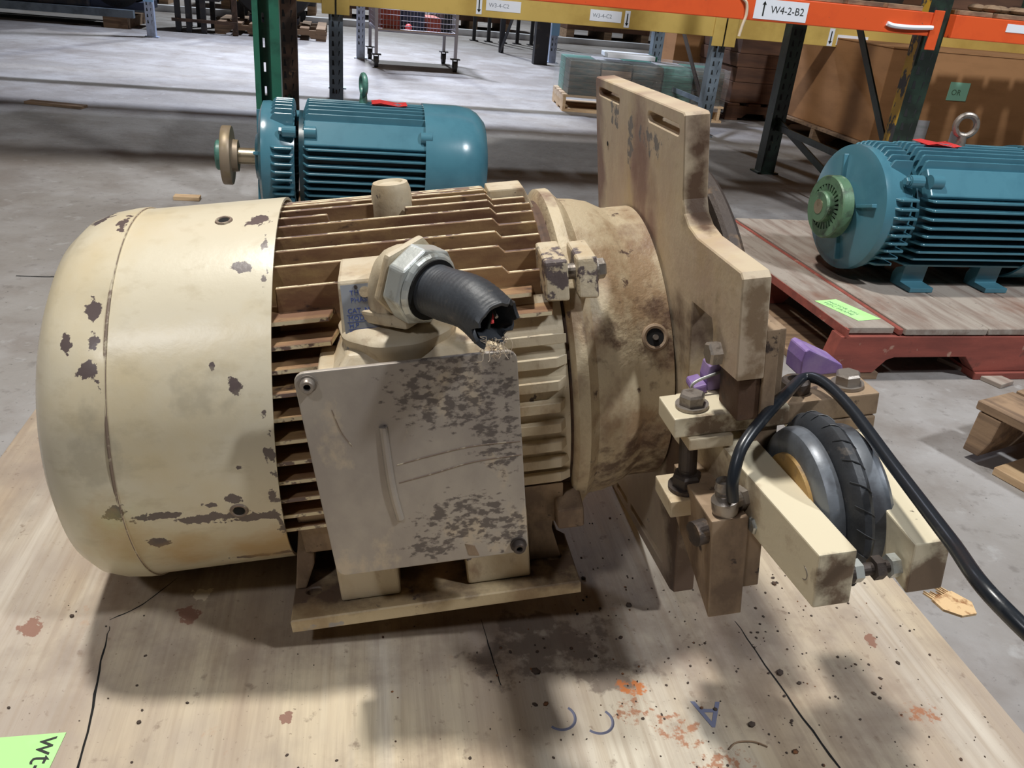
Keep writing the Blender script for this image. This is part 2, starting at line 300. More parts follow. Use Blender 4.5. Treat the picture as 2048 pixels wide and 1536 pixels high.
def hexbolt(bm, c, ax, r, h, washer=True):
    c = Vector(c); d = Vector(ax).normalized()
    if washer: cyl(bm, c, c + d * h * .22, r * 1.25, n=24)
    cyl(bm, c + d * h * .2, c + d * h * .85, r, n=6, phase=.3); cyl(bm, c + d * h * .85, c + d * h, r, r * .84, n=6, phase=.3)
def plate_obj(name, outer, holes, axis, a, b, m, parent, bevel=.0015, seg=1, M=None):
    """flat plate with real holes: filled 2D curve turned into a mesh"""
    cu = bpy.data.curves.new(name, 'CURVE'); cu.dimensions = '2D'; cu.fill_mode = 'BOTH'
    for poly in [outer] + list(holes):
        s = cu.splines.new('POLY'); s.points.add(len(poly) - 1); s.use_cyclic_u = True
        for i, p in enumerate(poly): s.points[i].co = (p[0], p[1], 0, 1)
    t = (b - a) / 2; cu.extrude = t - bevel; cu.bevel_depth = bevel; cu.bevel_resolution = 0
    o = bpy.data.objects.new(name, cu); C.objects.link(o); dg = bpy.context.evaluated_depsgraph_get()
    me = bpy.data.meshes.new_from_object(o.evaluated_get(dg)); bpy.data.objects.remove(o); me.name = name; me.materials.clear()
    for v in me.vertices:
        x, y, z = v.co
        v.co = {0: (a + t + z, x, y), 1: (x, a + t - z, y), 2: (x, y, a + t + z)}[axis]
    for p in me.polygons: p.material_index = 0; p.use_smooth = False
    return link(name, me, m, parent)
def slot(cx, cy, lx, r, ang=0, n=6):
    out = []
    for s in (1, -1):
        for i in range(n + 1):
            a = -PI / 2 + PI * i / n if s == 1 else PI / 2 + PI * i / n
            out.append((s * lx / 2 + r * math.cos(a), r * math.sin(a)))
    c, s_ = math.cos(ang), math.sin(ang)
    return [(cx + x * c - y * s_, cy + x * s_ + y * c) for x, y in out]
def circ2(cx, cy, r, n=16): return [(cx + r * math.cos(2 * PI * i / n), cy + r * math.sin(2 * PI * i / n)) for i in range(n)]
def text_obj(name, s, size, M, m, parent=None, thick=0.0002, sx=1, align='LEFT'):
    cu = bpy.data.curves.new(name, 'FONT'); cu.body = s; cu.size = size; cu.extrude = thick; cu.align_x = align; cu.space_line = 1.05; cu.offset = 0
    cu.resolution_u = 2
    o = bpy.data.objects.new(name, cu); C.objects.link(o); dg = bpy.context.evaluated_depsgraph_get()
    me = bpy.data.meshes.new_from_object(o.evaluated_get(dg)); bpy.data.objects.remove(o); me.name = name; me.materials.clear()
    for v in me.vertices: v.co = M @ Vector((v.co.x * sx, v.co.y, v.co.z))
    return link(name, me, m, parent)
def axes(o, X, Y, Z=None):
    X = Vector(X).normalized(); Y = Vector(Y); Y = (Y - X * Y.dot(X)).normalized(); Z = X.cross(Y)
    return Matrix(((X.x, Y.x, Z.x, o[0]), (X.y, Y.y, Z.y, o[1]), (X.z, Y.z, Z.z, o[2]), (0, 0, 0, 1)))
def thing(name, label, cat, loc=(0, 0, 0), rotz=0, group=None, M=None):
    o = bpy.data.objects.new(name, None); C.objects.link(o); o.empty_display_size = .05
    if M is not None: o.matrix_world = M
    else: o.location = loc; o.rotation_euler = (0, 0, rotz)
    o['label'] = label; o['category'] = cat
    if group: o['group'] = group
    return o
def tag(o, label, cat, group=None, kind=None):
    if label: o['label'] = label
    if cat: o['category'] = cat
    if group: o['group'] = group
    if kind: o['kind'] = kind
    return o

# ---------------------------------------------------------------- setting
GA = math.radians(13.5); U = Vector((math.cos(GA), math.sin(GA), 0)); V = Vector((-math.sin(GA), math.cos(GA), 0))
bm = bm_(); box(bm, -22, 22, -9, 24, -.2, 0); o = part('floor', bm, CONC); o['kind'] = 'structure'
def far_wall(name, x0, x1, y0, y1, z0=0, z1=6.6, m=WALLM):
    bm = bm_(); box(bm, x0, x1, y0, y1, z0, z1); o = part(name, bm, m); o['kind'] = 'structure'; return o
far_wall('wall_back', -22, 22, 23.8, 24); far_wall('wall_left', -22.2, -22, -9, 24); far_wall('wall_right', 22, 22.2, -9, 24)
far_wall('wall_front', -22, 22, -9.2, -9); far_wall('ceiling', -22, 22, -9, 24, 6.6, 6.8, CEILM)
# cracks in the concrete: thin recessed lines built as narrow dark slits lying in the floor
def crack(pts, wd, name='crack'):
    bm = bm_(); Q = spline_pts(pts, 4); prev = None
    for i, p in enumerate(Q):
        d = (Q[min(i + 1, len(Q) - 1)] - Q[max(i - 1, 0)]).normalized(); s = Vector((-d.y, d.x, 0)); ww = wd * (.4 + random.random() * .6) * (1 - abs(i / len(Q) - .5))
        j = Vector((random.uniform(-1, 1), random.uniform(-1, 1), 0)) * wd * .6
        a, b = bm.verts.new(p + s * ww + j), bm.verts.new(p - s * ww + j)
        if prev: bm.faces.new((prev[0], prev[1], b, a))
        prev = (a, b)
    return part(name, bm, SLOT, floor_o)
floor_o = o = bpy.data.objects['floor']
for pts, wd in [([(-1.35, 2.05, .001), (-1.2, 2.1, .001), (-1.12, 2.2, .001), (-1.0, 2.08, .001), (-.85, 2.03, .001), (-.7, 2.0, .001)], .008),
                ([(-.85, 1.1, .001), (-.75, 1.12, .001), (-.6, 1.1, .001)], .005), ([(1.0, 1.02, .001), (1.15, 1.06, .001), (1.3, 1.0, .001)], .004)]:
    crack(pts, wd)

# ---------------------------------------------------------------- plywood board pallet
PA = math.radians(11.5)
PO = (0.0, 0.6, 0.15)
pp = thing('plywood_pallet', 'stained plywood topped pallet carrying the cream motor', 'pallet', PO, PA)
bm = bm_(); box(bm, -.64, .60, -.45, .80, -.016, 0)
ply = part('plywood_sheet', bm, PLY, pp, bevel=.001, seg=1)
def w2p(x, y):
    dx, dy = x - PO[0], y - PO[1]; return (dx * math.cos(PA) + dy * math.sin(PA), -dx * math.sin(PA) + dy * math.cos(PA))
def crack_p(wpts, wd):
    bm = bm_(); Q = spline_pts([(*w2p(*p), .0004) for p in wpts], 6); prev = None
    for i, p in enumerate(Q):
        d = (Q[min(i + 1, len(Q) - 1)] - Q[max(i - 1, 0)]).normalized(); s = Vector((-d.y, d.x, 0)); t = i / (len(Q) - 1)
        ww = wd * (.25 + .75 * math.sin(PI * min(1, t * .8 + .2))) * random.uniform(.6, 1); j = s * random.uniform(-1, 1) * wd * .5
        a, b = bm.verts.new(p + s * ww + j), bm.verts.new(p - s * ww + j)
        if prev: bm.faces.new((prev[0], prev[1], b, a))
        prev = (a, b)
    part('crack', bm, BLACK, ply)
crack_p([(-.362, .48), (-.38, .55), (-.41, .64), (-.425, .69)], .0016)
crack_p([(-.43, .70), (-.405, .73), (-.385, .78)], .0009)
crack_p([(.40, .53), (.373, .595), (.34, .69), (.306, .80)], .0016)
crack_p([(.02, .66), (.005, .71), (-.01, .76)], .0008)
for x in (-.62, -.02, .56):
    bm = bm_(); box(bm, x - .02, x + .02, -.45, .80, -.105, -.0165); part('stringer', bm, WOOD, pp)
for y in (-.43, -.05, .3, .68):
    bm = bm_(); box(bm, -.64, .60, y, y + .09, -.1225, -.1055); part('bottom_board', bm, WOOD, pp)
for x in (-.62, .56, -.02):
    bm = bm_(); box(bm, x - .045, x + .045, -.45, .80, -.149, -.123); part('floor_runner', bm, WOOD, pp)
text_obj('marker_letter', 'A', .05, axes((*w2p(.262, .667), .0003), (-.98, .1, 0), (-.15, -.98, 0)), BLUEMARK, ply)
bm = bm_()
for wx in (.085, .125):
    x, y = w2p(wx, .625); torus(bm, (x, y, 0), (0, 0, 1), .016, .0016, 20, 4, PI * 1.0, PI * 2.0)
part('marker_loops', bm, BLUEMARK, ply)

# ---------------------------------------------------------------- cream motor
MX, MY, MZ = (0.972723, 0.185905, 0.138743), (-0.183429, 0.982558, -0.030539), (-0.142, 0.004257, 0.989857)
MO = (-0.2103, 0.6752, 0.1834)
MM = Matrix(((MX[0], MY[0], MZ[0], MO[0]), (MX[1], MY[1], MZ[1], MO[1]), (MX[2], MY[2], MZ[2], MO[2]), (0, 0, 0, 1)))
mo = thing('electric_motor', 'large cream painted electric motor with chipped paint and brake arms on plywood', 'motor', M=MM)
AX = (0, .21, .21)
# body core and end ring
bm = bm_(); lathe(bm, [(-.05, 0), (-.05, .16), (.0, .165), (.305, .165), (.305, .183), (.328, .183), (.328, 0)], AX, n=72)
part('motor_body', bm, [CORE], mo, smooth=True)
# fins
def fin_prof(bm, x0, x1, base, h, th, place, step=True, step_x=.262, lead=.006):
    """fin as a slab along x with sloped ends; place(x, along, across) -> point"""
    hs = h - base
    pts = [(x0, base), (x0 + lead, h), (step_x if step and step_x > x0 + .03 else x1 - .012, h)]
    if step and step_x > x0 + .03: pts += [(step_x + .006, h - .007), (x1 - .01, h - .007), (x1, base)]
    else: pts += [(x1, base)]
    A = [bm.verts.new(place(x, a, -th / 2)) for x, a in pts]; B = [bm.verts.new(place(x, a, th / 2)) for x, a in pts]; n = len(pts)
    for i in range(n):
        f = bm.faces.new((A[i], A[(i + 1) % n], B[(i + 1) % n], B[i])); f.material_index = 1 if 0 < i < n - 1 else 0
    bm.faces.new(A[::-1]); bm.faces.new(B)
RF = .205
def vfin(y, x0, x1, step=True, top=None, ztop=None):
    hgt = (RF ** 2 - (y - .21) ** 2) ** .5 if ztop is None else ztop
    base = max((max(.150 ** 2 - (y - .21) ** 2, 0)) ** .5, .02)
    bm = bm_(); fin_prof(bm, x0, x1, base, hgt, .0055, lambda x, a, t: (x, y + t + (.0), .21 + a), step)
    part('cooling_fin', bm, [FINM, TIPM], mo, bevel=.0008, seg=1)
for y in (.243, .262, .282, .302, .322, .342): vfin(y, -.01, .318)
for y in (.156, .136, .117): vfin(y, -.01, .318)
vfin(.175, -.01, .10, False); vfin(.175, .165, .318)
vfin(.195, .03, .315); vfin(.215, -.01, .315); vfin(.228, -.01, .318)
vfin(.099, -.01, .318); vfin(.078, .03, .318)
def hfin(z, x0, x1, side=-1, step=False, rf=RF, th=.0055):
    a = (max(rf ** 2 - (z - .21) ** 2, .0001)) ** .5; base = (max(.155 ** 2 - (z - .21) ** 2, .0004)) ** .5
    bm = bm_(); fin_prof(bm, x0, x1, base if th < .01 else .178, a, th, lambda x, h, t: (x, .21 + side * h, z + t), step)
    part('cooling_fin', bm, [FINM, TIPM] if th < .01 else [PAINT, PAINT], mo, bevel=.0008, seg=1)
for z in (.339, .319): hfin(z, .0, .098)
for z in (.299, .278, .255, .232): hfin(z, .0, .09)
for z in (.209, .186, .162, .138, .114): hfin(z, -.01, .14)
hfin(.342, .225, .30); hfin(.325, .245, .318)
for z in (.300, .277, .254, .231, .208, .185, .162, .14): hfin(z, .235, .318, rf=.197, th=.0115)
for z in (.34, .31, .28, .25, .22, .19, .16, .13): hfin(z, -.01, .318, side=1)
# lower side web towards the feet
bm = bm_(); prism(bm, [(.033, .128), (.045, .07), (.10, .03), (.32, .03), (.375, .07), (.387, .128), (.33, .10), (.09, .10)], 0, .02, .31); part('foot_web', bm, DARKP, mo, bevel=.002)
# lifting boss on top
bm = bm_(); lathe(bm, [(0, .024), (.035, .0215), (.042, .019), (.0425, .014), (.040, .012), (.040, 0)], (.158, .20, .393), (0, 0, 1), 32); part('lifting_boss', bm, PAINT, mo, smooth=True)
# flat crown block at the right end of the fins
bm = bm_(); hexa(bm, [(.262, .20, .38), (.322, .20, .38), (.322, .245, .38), (.262, .245, .38), (.266, .202, .416), (.306, .202, .416), (.306, .242, .416), (.266, .242, .416)])
part('crown_block', bm, PAINT, mo, bevel=.002)
# bell end with flange ring
bm = bm_(); lathe(bm, [(.322, .10), (.322, .19), (.326, .196), (.338, .196), (.343, .19), (.35, .183), (.368, .181), (.385, .177), (.398, .170), (.404, .167), (.437, .167), (.439, .162), (.439, .1)], AX, n=96)
bell = part('bell_end', bm, BELLM, mo, smooth=True)
bm = bm_(); c = Vector((.405, -.0, .306)); n_ = Vector((.05, -.16, .09)).normalized()
c = Vector((.418, .21, .21)) + Vector((0, -.912, .41)).normalized() * .165; n_ = Vector((0, -.912, .41)).normalized()
torus(bm, c + n_ * .001, n_, .012, .003, 24, 8); part('screw_recess', bm, DARKP, bell, smooth=True)
bm = bm_(); cyl(bm, c, c + n_ * .0025, .010, n=20); part('screw_hole', bm, BLACK, bell)
bm = bm_(); cyl(bm, c, c + n_ * .006, .003, n=12); part('grub_screw', bm, STEEL, bell)
# lugs and through bolt
bm = bm_()
hexa(bm, [(.300, .038, .338), (.324, .038, .336), (.324, .10, .336), (.300, .10, .338), (.300, .046, .377), (.324, .046, .377), (.324, .10, .382), (.300, .10, .382)])
part('bolt_lug', bm, LUGM, mo, bevel=.004, seg=3)
bm = bm_()
hexa(bm, [(.333, .038, .338), (.354, .038, .336), (.354, .10, .336), (.333, .10, .338), (.333, .048, .377), (.354, .048, .377), (.354, .10, .380), (.333, .10, .380)])
lug = part('bolt_lug', bm, LUGM, mo, bevel=.004, seg=3)
bm = bm_(); cyl(bm, (.318, .060, .360), (.335, .060, .360), .008, n=16); hexbolt(bm, (.3535, .060, .360), (1, 0, 0), .0105, .011); part('hex_bolt', bm, STEEL, mo)
bm = bm_(); 
hexa(bm, [(.288, .33, .352), (.322, .33, .350), (.322, .385, .350), (.288, .385, .352), (.292, .33, .388), (.322, .33, .388), (.322, .37, .388), (.292, .37, .388)]); part('bolt_lug', bm, PAINT, mo, bevel=.004, seg=3)
bm = bm_(); hexa(bm, [(.30, .02, .075), (.33, .02, .075), (.33, .07, .06), (.30, .07, .06), (.30, .02, .10), (.33, .02, .10), (.33, .07, .12), (.30, .07, .12)]); part('bolt_lug', bm, DARKP, mo, bevel=.004, seg=3)
# feet
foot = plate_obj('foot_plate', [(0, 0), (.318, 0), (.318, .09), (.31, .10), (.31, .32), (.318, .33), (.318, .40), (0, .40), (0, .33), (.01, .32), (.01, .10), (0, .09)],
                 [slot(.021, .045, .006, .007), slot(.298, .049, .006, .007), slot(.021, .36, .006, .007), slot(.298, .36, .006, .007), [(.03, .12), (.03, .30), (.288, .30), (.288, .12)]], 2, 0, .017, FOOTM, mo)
for x0, x1 in ((.053, .119), (.194, .266)):
    for ya, yb in ((.018, .10), (.30, .38)):
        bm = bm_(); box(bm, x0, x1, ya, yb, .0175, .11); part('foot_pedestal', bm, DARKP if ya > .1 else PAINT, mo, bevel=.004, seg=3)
bm = bm_(); prism(bm, [(.0, .018), (.012, .018), (.026, .05), (.034, .12), (.02, .12), (.008, .06)], 1, .05, .09); part('foot_gusset', bm, DARKP, mo, bevel=.002)
bm = bm_(); prism(bm, [(.306, .018), (.268, .018), (.27, .12), (.305, .12), (.297, .06)], 1, .045, .09); part('foot_gusset', bm, DARKP, mo, bevel=.002)
# fan cover, pitched a few degrees from the body axis
def covp(bm):
    s = math.tan(math.radians(5.6))
    for v in bm.verts: v.co.x += s * (v.co.z - .36) + .0
bm = bm_(); Rc = .2115
lathe(bm, [(.033, Rc - .003), (.033, Rc), (-.122, Rc), (-.122, Rc - .003)], AX, n=128, closed=True); covp(bm)
cov = part('fan_cover', bm, COVERM, mo, smooth=True)
bm = bm_(); prof = [(-.118, Rc - .001), (-.120, Rc + .0022), (-.130, Rc + .002), (-.152, Rc - .0005), (-.172, Rc - .007), (-.188, Rc - .020), (-.199, Rc - .041), (-.2055, Rc - .068), (-.208, .10), (-.208, .0)]
lathe(bm, prof, AX, n=128); covp(bm)
for v in bm.verts:   # dents
    for c0, rr, dp in (((-.14, .07, .37), .035, .004), ((-.12, .05, .35), .03, .003), ((-.14, .0, .24), .05, .003)):
        d = (v.co - Vector(c0)).length
        if d < rr: v.co += (Vector((v.co.x, .21, .21)) - v.co).normalized() * dp * (1 - (d / rr) ** 2) ** 2
dome = part('cover_dome', bm, COVERM, cov, smooth=True)
bm = bm_(); torus(bm, AX, (1, 0, 0), Rc + .0006, .0016, 128, 6)
for v in bm.verts: v.co.x -= .1205
covp(bm); part('cover_seam', bm, SEAM, cov, smooth=True)
for hx, ang in ((-.018, 102), (-.028, 193), (-.02, 15)):
    a = math.radians(ang); e = Vector((0, math.cos(a), math.sin(a))); p = Vector((hx, .21, .21)) + e * Rc
    bm = bm_(); cyl(bm, p - e * .002, p + e * .0008, .0055, n=18); part('screw_hole', bm, BLACK, cov)
    bm = bm_(); torus(bm, p, e, .0075, .0018, 20, 6); part('hole_rim', bm, SEAM, cov, smooth=True)
# junction box
bm = bm_(); hexa(bm, [(.075, -.034, .115), (.247, -.034, .115), (.247, .09, .115), (.075, .09, .115), (.072, -.034, .308), (.250, -.034, .308), (.250, .06, .308), (.072, .06, .308)])
jb = part('junction_box', bm, PAINT, mo, bevel=.004, seg=3)
bm = bm_(); hexa(bm, [(.085, -.026, .305), (.244, -.026, .305), (.24, .07, .305), (.085, .07, .305), (.104, -.012, .326), (.225, -.012, .326), (.222, .06, .332), (.104, .06, .332)])
part('box_shoulder', bm, PAINT, jb, bevel=.004, seg=3)
bm = bm_(); lx0, lx1, lz0, lz1 = .059, .2575, .098, .3245; r_ = .010; poly = []
for cx, cz, a0 in ((lx1 - r_, lz1 - r_, 0), (lx0 + r_, lz1 - r_, 90), (lx0 + r_, lz0 + r_, 180), (lx1 - r_, lz0 + r_, 270)):
    for k in range(5): a = math.radians(a0 + 22.5 * k); poly.append((cx + r_ * math.cos(a), cz + r_ * math.sin(a)))
poly = [(x - .007 * (z - lz0) / (lz1 - lz0) * (lx1 - x) / (lx1 - lx0) + .004 * (lx1 - x) / (lx1 - lx0), z) for x, z in poly]; prism(bm, poly, 1, -.040, -.0345); lid = part('box_lid', bm, LIDM, jb, bevel=.0012, seg=2, label='bare grey metal cover plate with scratches')
# lid: grimy patch zones in the paint film, ridge, scored lines
bm = bm_(); tube(bm, [(.1285, -.0398, .262), (.1285, -.0405, .20), (.1325, -.0398, .158)], .0042, 10); part('raised_weld', bm, LIDM, lid, smooth=True)
for z0, z1 in ((.219, .229), (.199, .214)):
    bm = bm_(); tube(bm, [(.136, -.0398, z0), (.17, -.0400, z0 + .006), (.21, -.0400, (z0 + z1) / 2 + .006), (.256, -.0398, z1)], .0008, 6); part('scored_line', bm, SEAM, lid)
bm = bm_(); tube(bm, [(.085, -.0400, .285), (.09, -.0402, .262), (.098, -.0400, .245)], .0005, 5); part('scratch', bm, SEAM, lid)
for x, z, m_ in ((.068, .314, STEEL), (.2475, .108, DARKSTEEL)):
    bm = bm_(); lathe(bm, [(0, .0085), (.002, .0085), (.002, .0068), (.0075, .0066), (.009, .0055), (.009, .0032), (.004, .0032), (.004, 0)], (x, -.040, z), (0, -1, 0), 24); s_ = part('socket_screw', bm, m_, lid, smooth=True)
    bm = bm_(); cyl(bm, (x, -.0441, z), (x, -.0446, z), .0032, n=6); part('hex_socket', bm, BLACK, lid)
bm = bm_(); hexa(bm, [(.196, -.0408, .103), (.207, -.0408, .101), (.207, -.039, .101), (.196, -.039, .103), (.193, -.0405, .118), (.203, -.0405, .114), (.203, -.039, .114), (.193, -.039, .118)]); part('chipped_notch', bm, DARKP, lid, bevel=.001)
# cast pad carrying the short ribs to the right of the box
bm = bm_(); A_ = []; B_ = []
arc = [math.radians(a) for a in range(138, 206, 6)]
P_ = [(.21 + .187 * math.cos(a), .21 + .187 * math.sin(a)) for a in arc] + [(.21 + .160 * math.cos(a), .21 + .160 * math.sin(a)) for a in reversed(arc)]
prism(bm, P_, 0, .225, .318); part('rib_pad', bm, PAINT, mo)
# conduit hub
bm = bm_(); lathe(bm, [(-.012, .052), (0, .056), (.006, .0565), (.009, .054), (.012, .044), (.0125, .028), (.018, .028), (.018, 0)], (.152, .031, .331), (.0, -.05, 1), 64)
for v in bm.verts:
    a = math.atan2(v.co.y - .031, v.co.x - .152); v.co.x += .0009 * math.sin(9 * a) * math.cos(a); v.co.y += .0009 * math.sin(9 * a) * math.sin(a)
part('conduit_hub', bm, PAINT, mo, smooth=True, label='round knockout flange with chipped rim')
EL = Vector((.153, .02, .35))
bm = bm_(); Mr = Matrix.Translation(EL) @ Matrix.Rotation(math.radians(-38), 4, 'Z')
box(bm, -.030, .030, -.026, .026, -.004, .008, Mr); 
elb = part('conduit_elbow', bm, PAINT, mo, bevel=.003, seg=2)
ND = Vector((.62, -.76, -.16)).normalized()
NC = Vector((.176, -.004, .385))
bm = bm_(); tube(bm, [EL + Vector((0, 0, .004)), EL + Vector((0, 0, .018)), NC - ND * .022, NC - ND * .005], lambda t: .024 + .006 * t, 24); part('elbow_body', bm, PAINT, elb, smooth=True)
bm = bm_(); cyl(bm, NC - ND * .016, NC - ND * .008, .041, n=6, phase=.2); part('hex_flange', bm, PAINT, elb, bevel=.003, seg=2)
bm = bm_(); cyl(bm, NC - ND * .0075, NC + ND * .013, .0375, n=8, phase=.1); cyl(bm, NC + ND * .013, NC + ND * .018, .0345, .030, n=24); part('lock_nut', bm, BRIGHT, elb, bevel=.003, seg=3, label='bright galvanised hex lock nut')
bm = bm_(); cyl(bm, NC + ND * .0175, NC + ND * .0195, .0285, n=32); part('sealing_ring', bm, BLACK, elb)
# ribbed conduit with torn open end
bm = bm_(); path = [NC + ND * .005, NC + ND * .035 + Vector((0, 0, .002)), Vector((.219, -.060, .381)), Vector((.236, -.084, .3695))]
Q = spline_pts(path, 26); n = 40; rings = []; u = None; L = len(Q) - 1
for i, p in enumerate(Q):
    d = (Q[min(i + 1, L)] - Q[max(i - 1, 0)]).normalized(); u = d.orthogonal().normalized() if u is None else (u - d * u.dot(d)).normalized(); v = d.cross(u)
    rr = .0238 + .00016 * math.sin(i * 1.9); t = i / L
    ring = []
    for a in range(n):
        an = 2 * PI * a / n; q = p + (u * math.cos(an) + v * math.sin(an)) * rr
        if t > .8: q += d * (.008 * (t - .8) * 5 * (noise.noise(Vector((math.cos(an) * 2.2, math.sin(an) * 2.2, 3))) * 1.6)) + (u * math.cos(an) + v * math.sin(an)) * (.003 * (t - .8) * 5 * noise.noise(Vector((math.cos(an) * 3, math.sin(an) * 3, 9))))
        ring.append(bm.verts.new(q))
    rings.append(ring)
for A, B in zip(rings, rings[1:]):
    for a in range(n): bm.faces.new((A[a], A[(a + 1) % n], B[(a + 1) % n], B[a]))
inner = [[bm.verts.new(v.co + (Q[k] - v.co).normalized() * .003) for v in rings[k]] for k in range(L, L - 34, -3)]
A = rings[-1]
for B in inner:
    for a in range(n): bm.faces.new((A[a], A[(a + 1) % n], B[(a + 1) % n], B[a]))
    A = B
bm.faces.new(A)
con = part('flexible_conduit', bm, RUBBER, mo, smooth=True, label='black ribbed flexible conduit stub cut off and torn open')
e0 = Q[-1]; dd = (Q[-1] - Q[-4]).normalized()
for k in range(3):
    bm = bm_(); s0 = e0 - dd * .05 + Vector((.004 * k, .002, -.003 * k)); tube(bm, [s0, e0 - dd * .02 + Vector((.006, .004 * k - .004, .004)), e0 - dd * .002 + Vector((.004 * k - .006, .002, -.006 + .005 * k))], .0016, 8)
    part('wire_end', bm, [INK, RED, STEEL][k], con, smooth=True)
bm = bm_()
for k in range(26):
    p = e0 + Vector((random.uniform(-.014, .008), random.uniform(-.008, .006), random.uniform(-.02, -.012))); q = [p]
    for j in range(4): q.append(q[-1] + Vector((random.uniform(-.005, .006), random.uniform(-.003, .003), random.uniform(-.006, .002))))
    tube(bm, q, .00035, 4, k=4)
o = part('frayed_fibres', bm, FOAM, con); o['kind'] = 'stuff'
# nameplate with its pad
bm = bm_(); hexa(bm, [(.099, -.004, .302), (.150, -.004, .302), (.150, .10, .302), (.099, .10, .302), (.101, .028, .384), (.150, .028, .384), (.150, .10, .384), (.101, .10, .384)])
pad = part('nameplate_pad', bm, PAINT, mo, bevel=.003, seg=2)
A0, B0, C0_ = Vector((.1035, -.0035, .306)), Vector((.1495, -.0035, .306)), Vector((.1055, .0255, .380))
Mn = axes(A0 + Vector((0, -.002, .0008)), B0 - A0, C0_ - A0)
npw, nph = (B0 - A0).length, (C0_ - A0).length
bm = bm_(); box(bm, 0, npw, 0, nph, 0, .0008, Mn); npl = part('nameplate', bm, PLATELAB, pad, label='small silver rating plate printed in blue')
lines = ['THREE', 'PHASE', 'CAT. NO', 'MODEL', 'H.P', 'DUTY', 'S.F. 1.15', 'MAX. AMB', 'BRGS. P.E.', 'SERIAL']
bm_f = []
for i, s in enumerate(lines):
    y = nph - .010 - i * .0068 - (.003 if i > 1 else 0)
    text_obj('lettering', s, .0064, Mn @ Matrix.Translation((.004 + (.004 if i < 2 else 0), y, .0009)), BLUEINK, pad, .00008)
    if i > 1:
        bm = bm_(); box(bm, .003, npw - .002, y - .0016, y - .0012, .0008, .001, Mn); part('rule_line', bm, BLUEINK, pad)
bm = bm_(); cyl(bm, Mn @ Vector((.022, nph - .008, .0008)), Mn @ Vector((.022, nph - .008, .0018)), .0052, n=20); part('round_stamp', bm, PAINT, pad)
bm = bm_(); cyl(bm, Mn @ Vector((.014, nph - .0025, .0008)), Mn @ Vector((.014, nph - .0025, .0022)), .0016, n=10); part('drive_pin', bm, DARKSTEEL, pad)
# ---- mounting plate
outer = [(.405, .505), (.056, .505), (.053, .503), (.050, .425), (.044, .412), (.030, .403), (.005, .398), (-.100, .398), (-.1045, .394), (-.1055, .303), (-.056, .299), (-.050, .303), (-.048, .327),
         (-.043, .337), (.011, .334), (.012, .30), (.018, .16), (.034, -.048), (.046, -.054), (.325, -.081), (.36, -.081), (.392, .05), (.40, .33), (.409, .50)]
holes = [slot(.340, .490, .094, .0062), slot(.118, .488, .094, .0065), slot(.15, -.043, .14, .006, math.radians(-7)), slot(.27, -.06, .05, .006, math.radians(-7))]
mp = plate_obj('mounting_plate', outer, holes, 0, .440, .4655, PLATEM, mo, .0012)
bm = bm_(); hexbolt(bm, (.440, -.072, .3145), (-1, 0, 0), .0115, .014, False); part('hex_bolt', bm, STEEL, mo)
bm = bm_(); cyl(bm, (.4395, .345, .43), (.4392, .345, .43), .003, n=12); part('drilled_hole', bm, BLACK, mo)
# backing block behind the wing
bm = bm_(); box(bm, .4665, .479, -.103, -.055, .2575, .345); part('backing_block', bm, DARKP, mo, bevel=.001)
bm = bm_(); box(bm, .446, .466, -.100, -.056, .2575, .298); part('backing_block', bm, CORE, mo, bevel=.001)
# brake disc behind the plate
bm = bm_(); lathe(bm, [(.0, .06), (.0, .219), (.004, .222), (.014, .222), (.018, .219), (.018, .06)], (.492, .21, .21), n=96, closed=True); part('brake_disc', bm, DARKSTEEL, mo, smooth=True)
bm = bm_(); lathe(bm, [(-.034, 0), (-.034, .065), (.03, .065), (.034, .055), (.034, 0)], (.50, .21, .21), n=48); part('disc_hub', bm, DARKSTEEL, mo, smooth=True)
# ---- brake caliper
def barbox(name, P, m, bv=.0015, parent=mo): bm = bm_(); hexa(bm, P); return part(name, bm, m, parent, bevel=bv, seg=2)
# upper and lower cross bars
barbox('pivot_bar', [(.394, -.083, .237), (.505, -.083, .237), (.505, -.034, .237), (.394, -.034, .237), (.394, -.083, .257), (.505, -.083, .257), (.505, -.034, .257), (.394, -.034, .257)], ARMM)
barbox('pivot_bar', [(.506, -.070, .229), (.602, -.070, .229), (.602, -.025, .229), (.506, -.025, .229), (.506, -.070, .252), (.602, -.070, .252), (.602, -.025, .252), (.506, -.025, .252)], DARKP)
barbox('lower_pivot_bar', [(.392, -.086, .150), (.50, -.086, .150), (.50, -.036, .150), (.392, -.036, .150), (.392, -.086, .168), (.50, -.086, .168), (.50, -.036, .168), (.392, -.036, .168)], PAINT)
barbox('spacer_plate', [(.407, -.088, .2245), (.45, -.088, .2245), (.45, -.04, .2245), (.407, -.04, .2245), (.407, -.088, .2365), (.45, -.088, .2365), (.45, -.04, .2365), (.407, -.04, .2365)], PAINT)
barbox('spacer_plate', [(.556, -.072, .214), (.60, -.072, .214), (.60, -.03, .214), (.556, -.03, .214), (.556, -.072, .228), (.60, -.072, .228), (.60, -.03, .228), (.556, -.03, .228)], DARKP)
for c_, ax_ in (((.4175, -.062, .2575), (0, 0, 1)), ((.580, -.048, .2525), (0, 0, 1))):
    bm = bm_(); hexbolt(bm, c_, ax_, .0125, .014); part('hex_bolt', bm, STEEL, mo)
bm = bm_(); hexbolt(bm, (.415, -.064, .1685), (0, 0, 1), .0145, .017); cyl(bm, (.415, -.064, .183), (.415, -.064, .1895), .0075, n=16); part('lock_nut', bm, DARKSTEEL, mo)
bm = bm_(); hexbolt(bm, (.418, -.06, .149), (0, 0, -1), .011, .011); part('hex_bolt', bm, DARKSTEEL, mo)
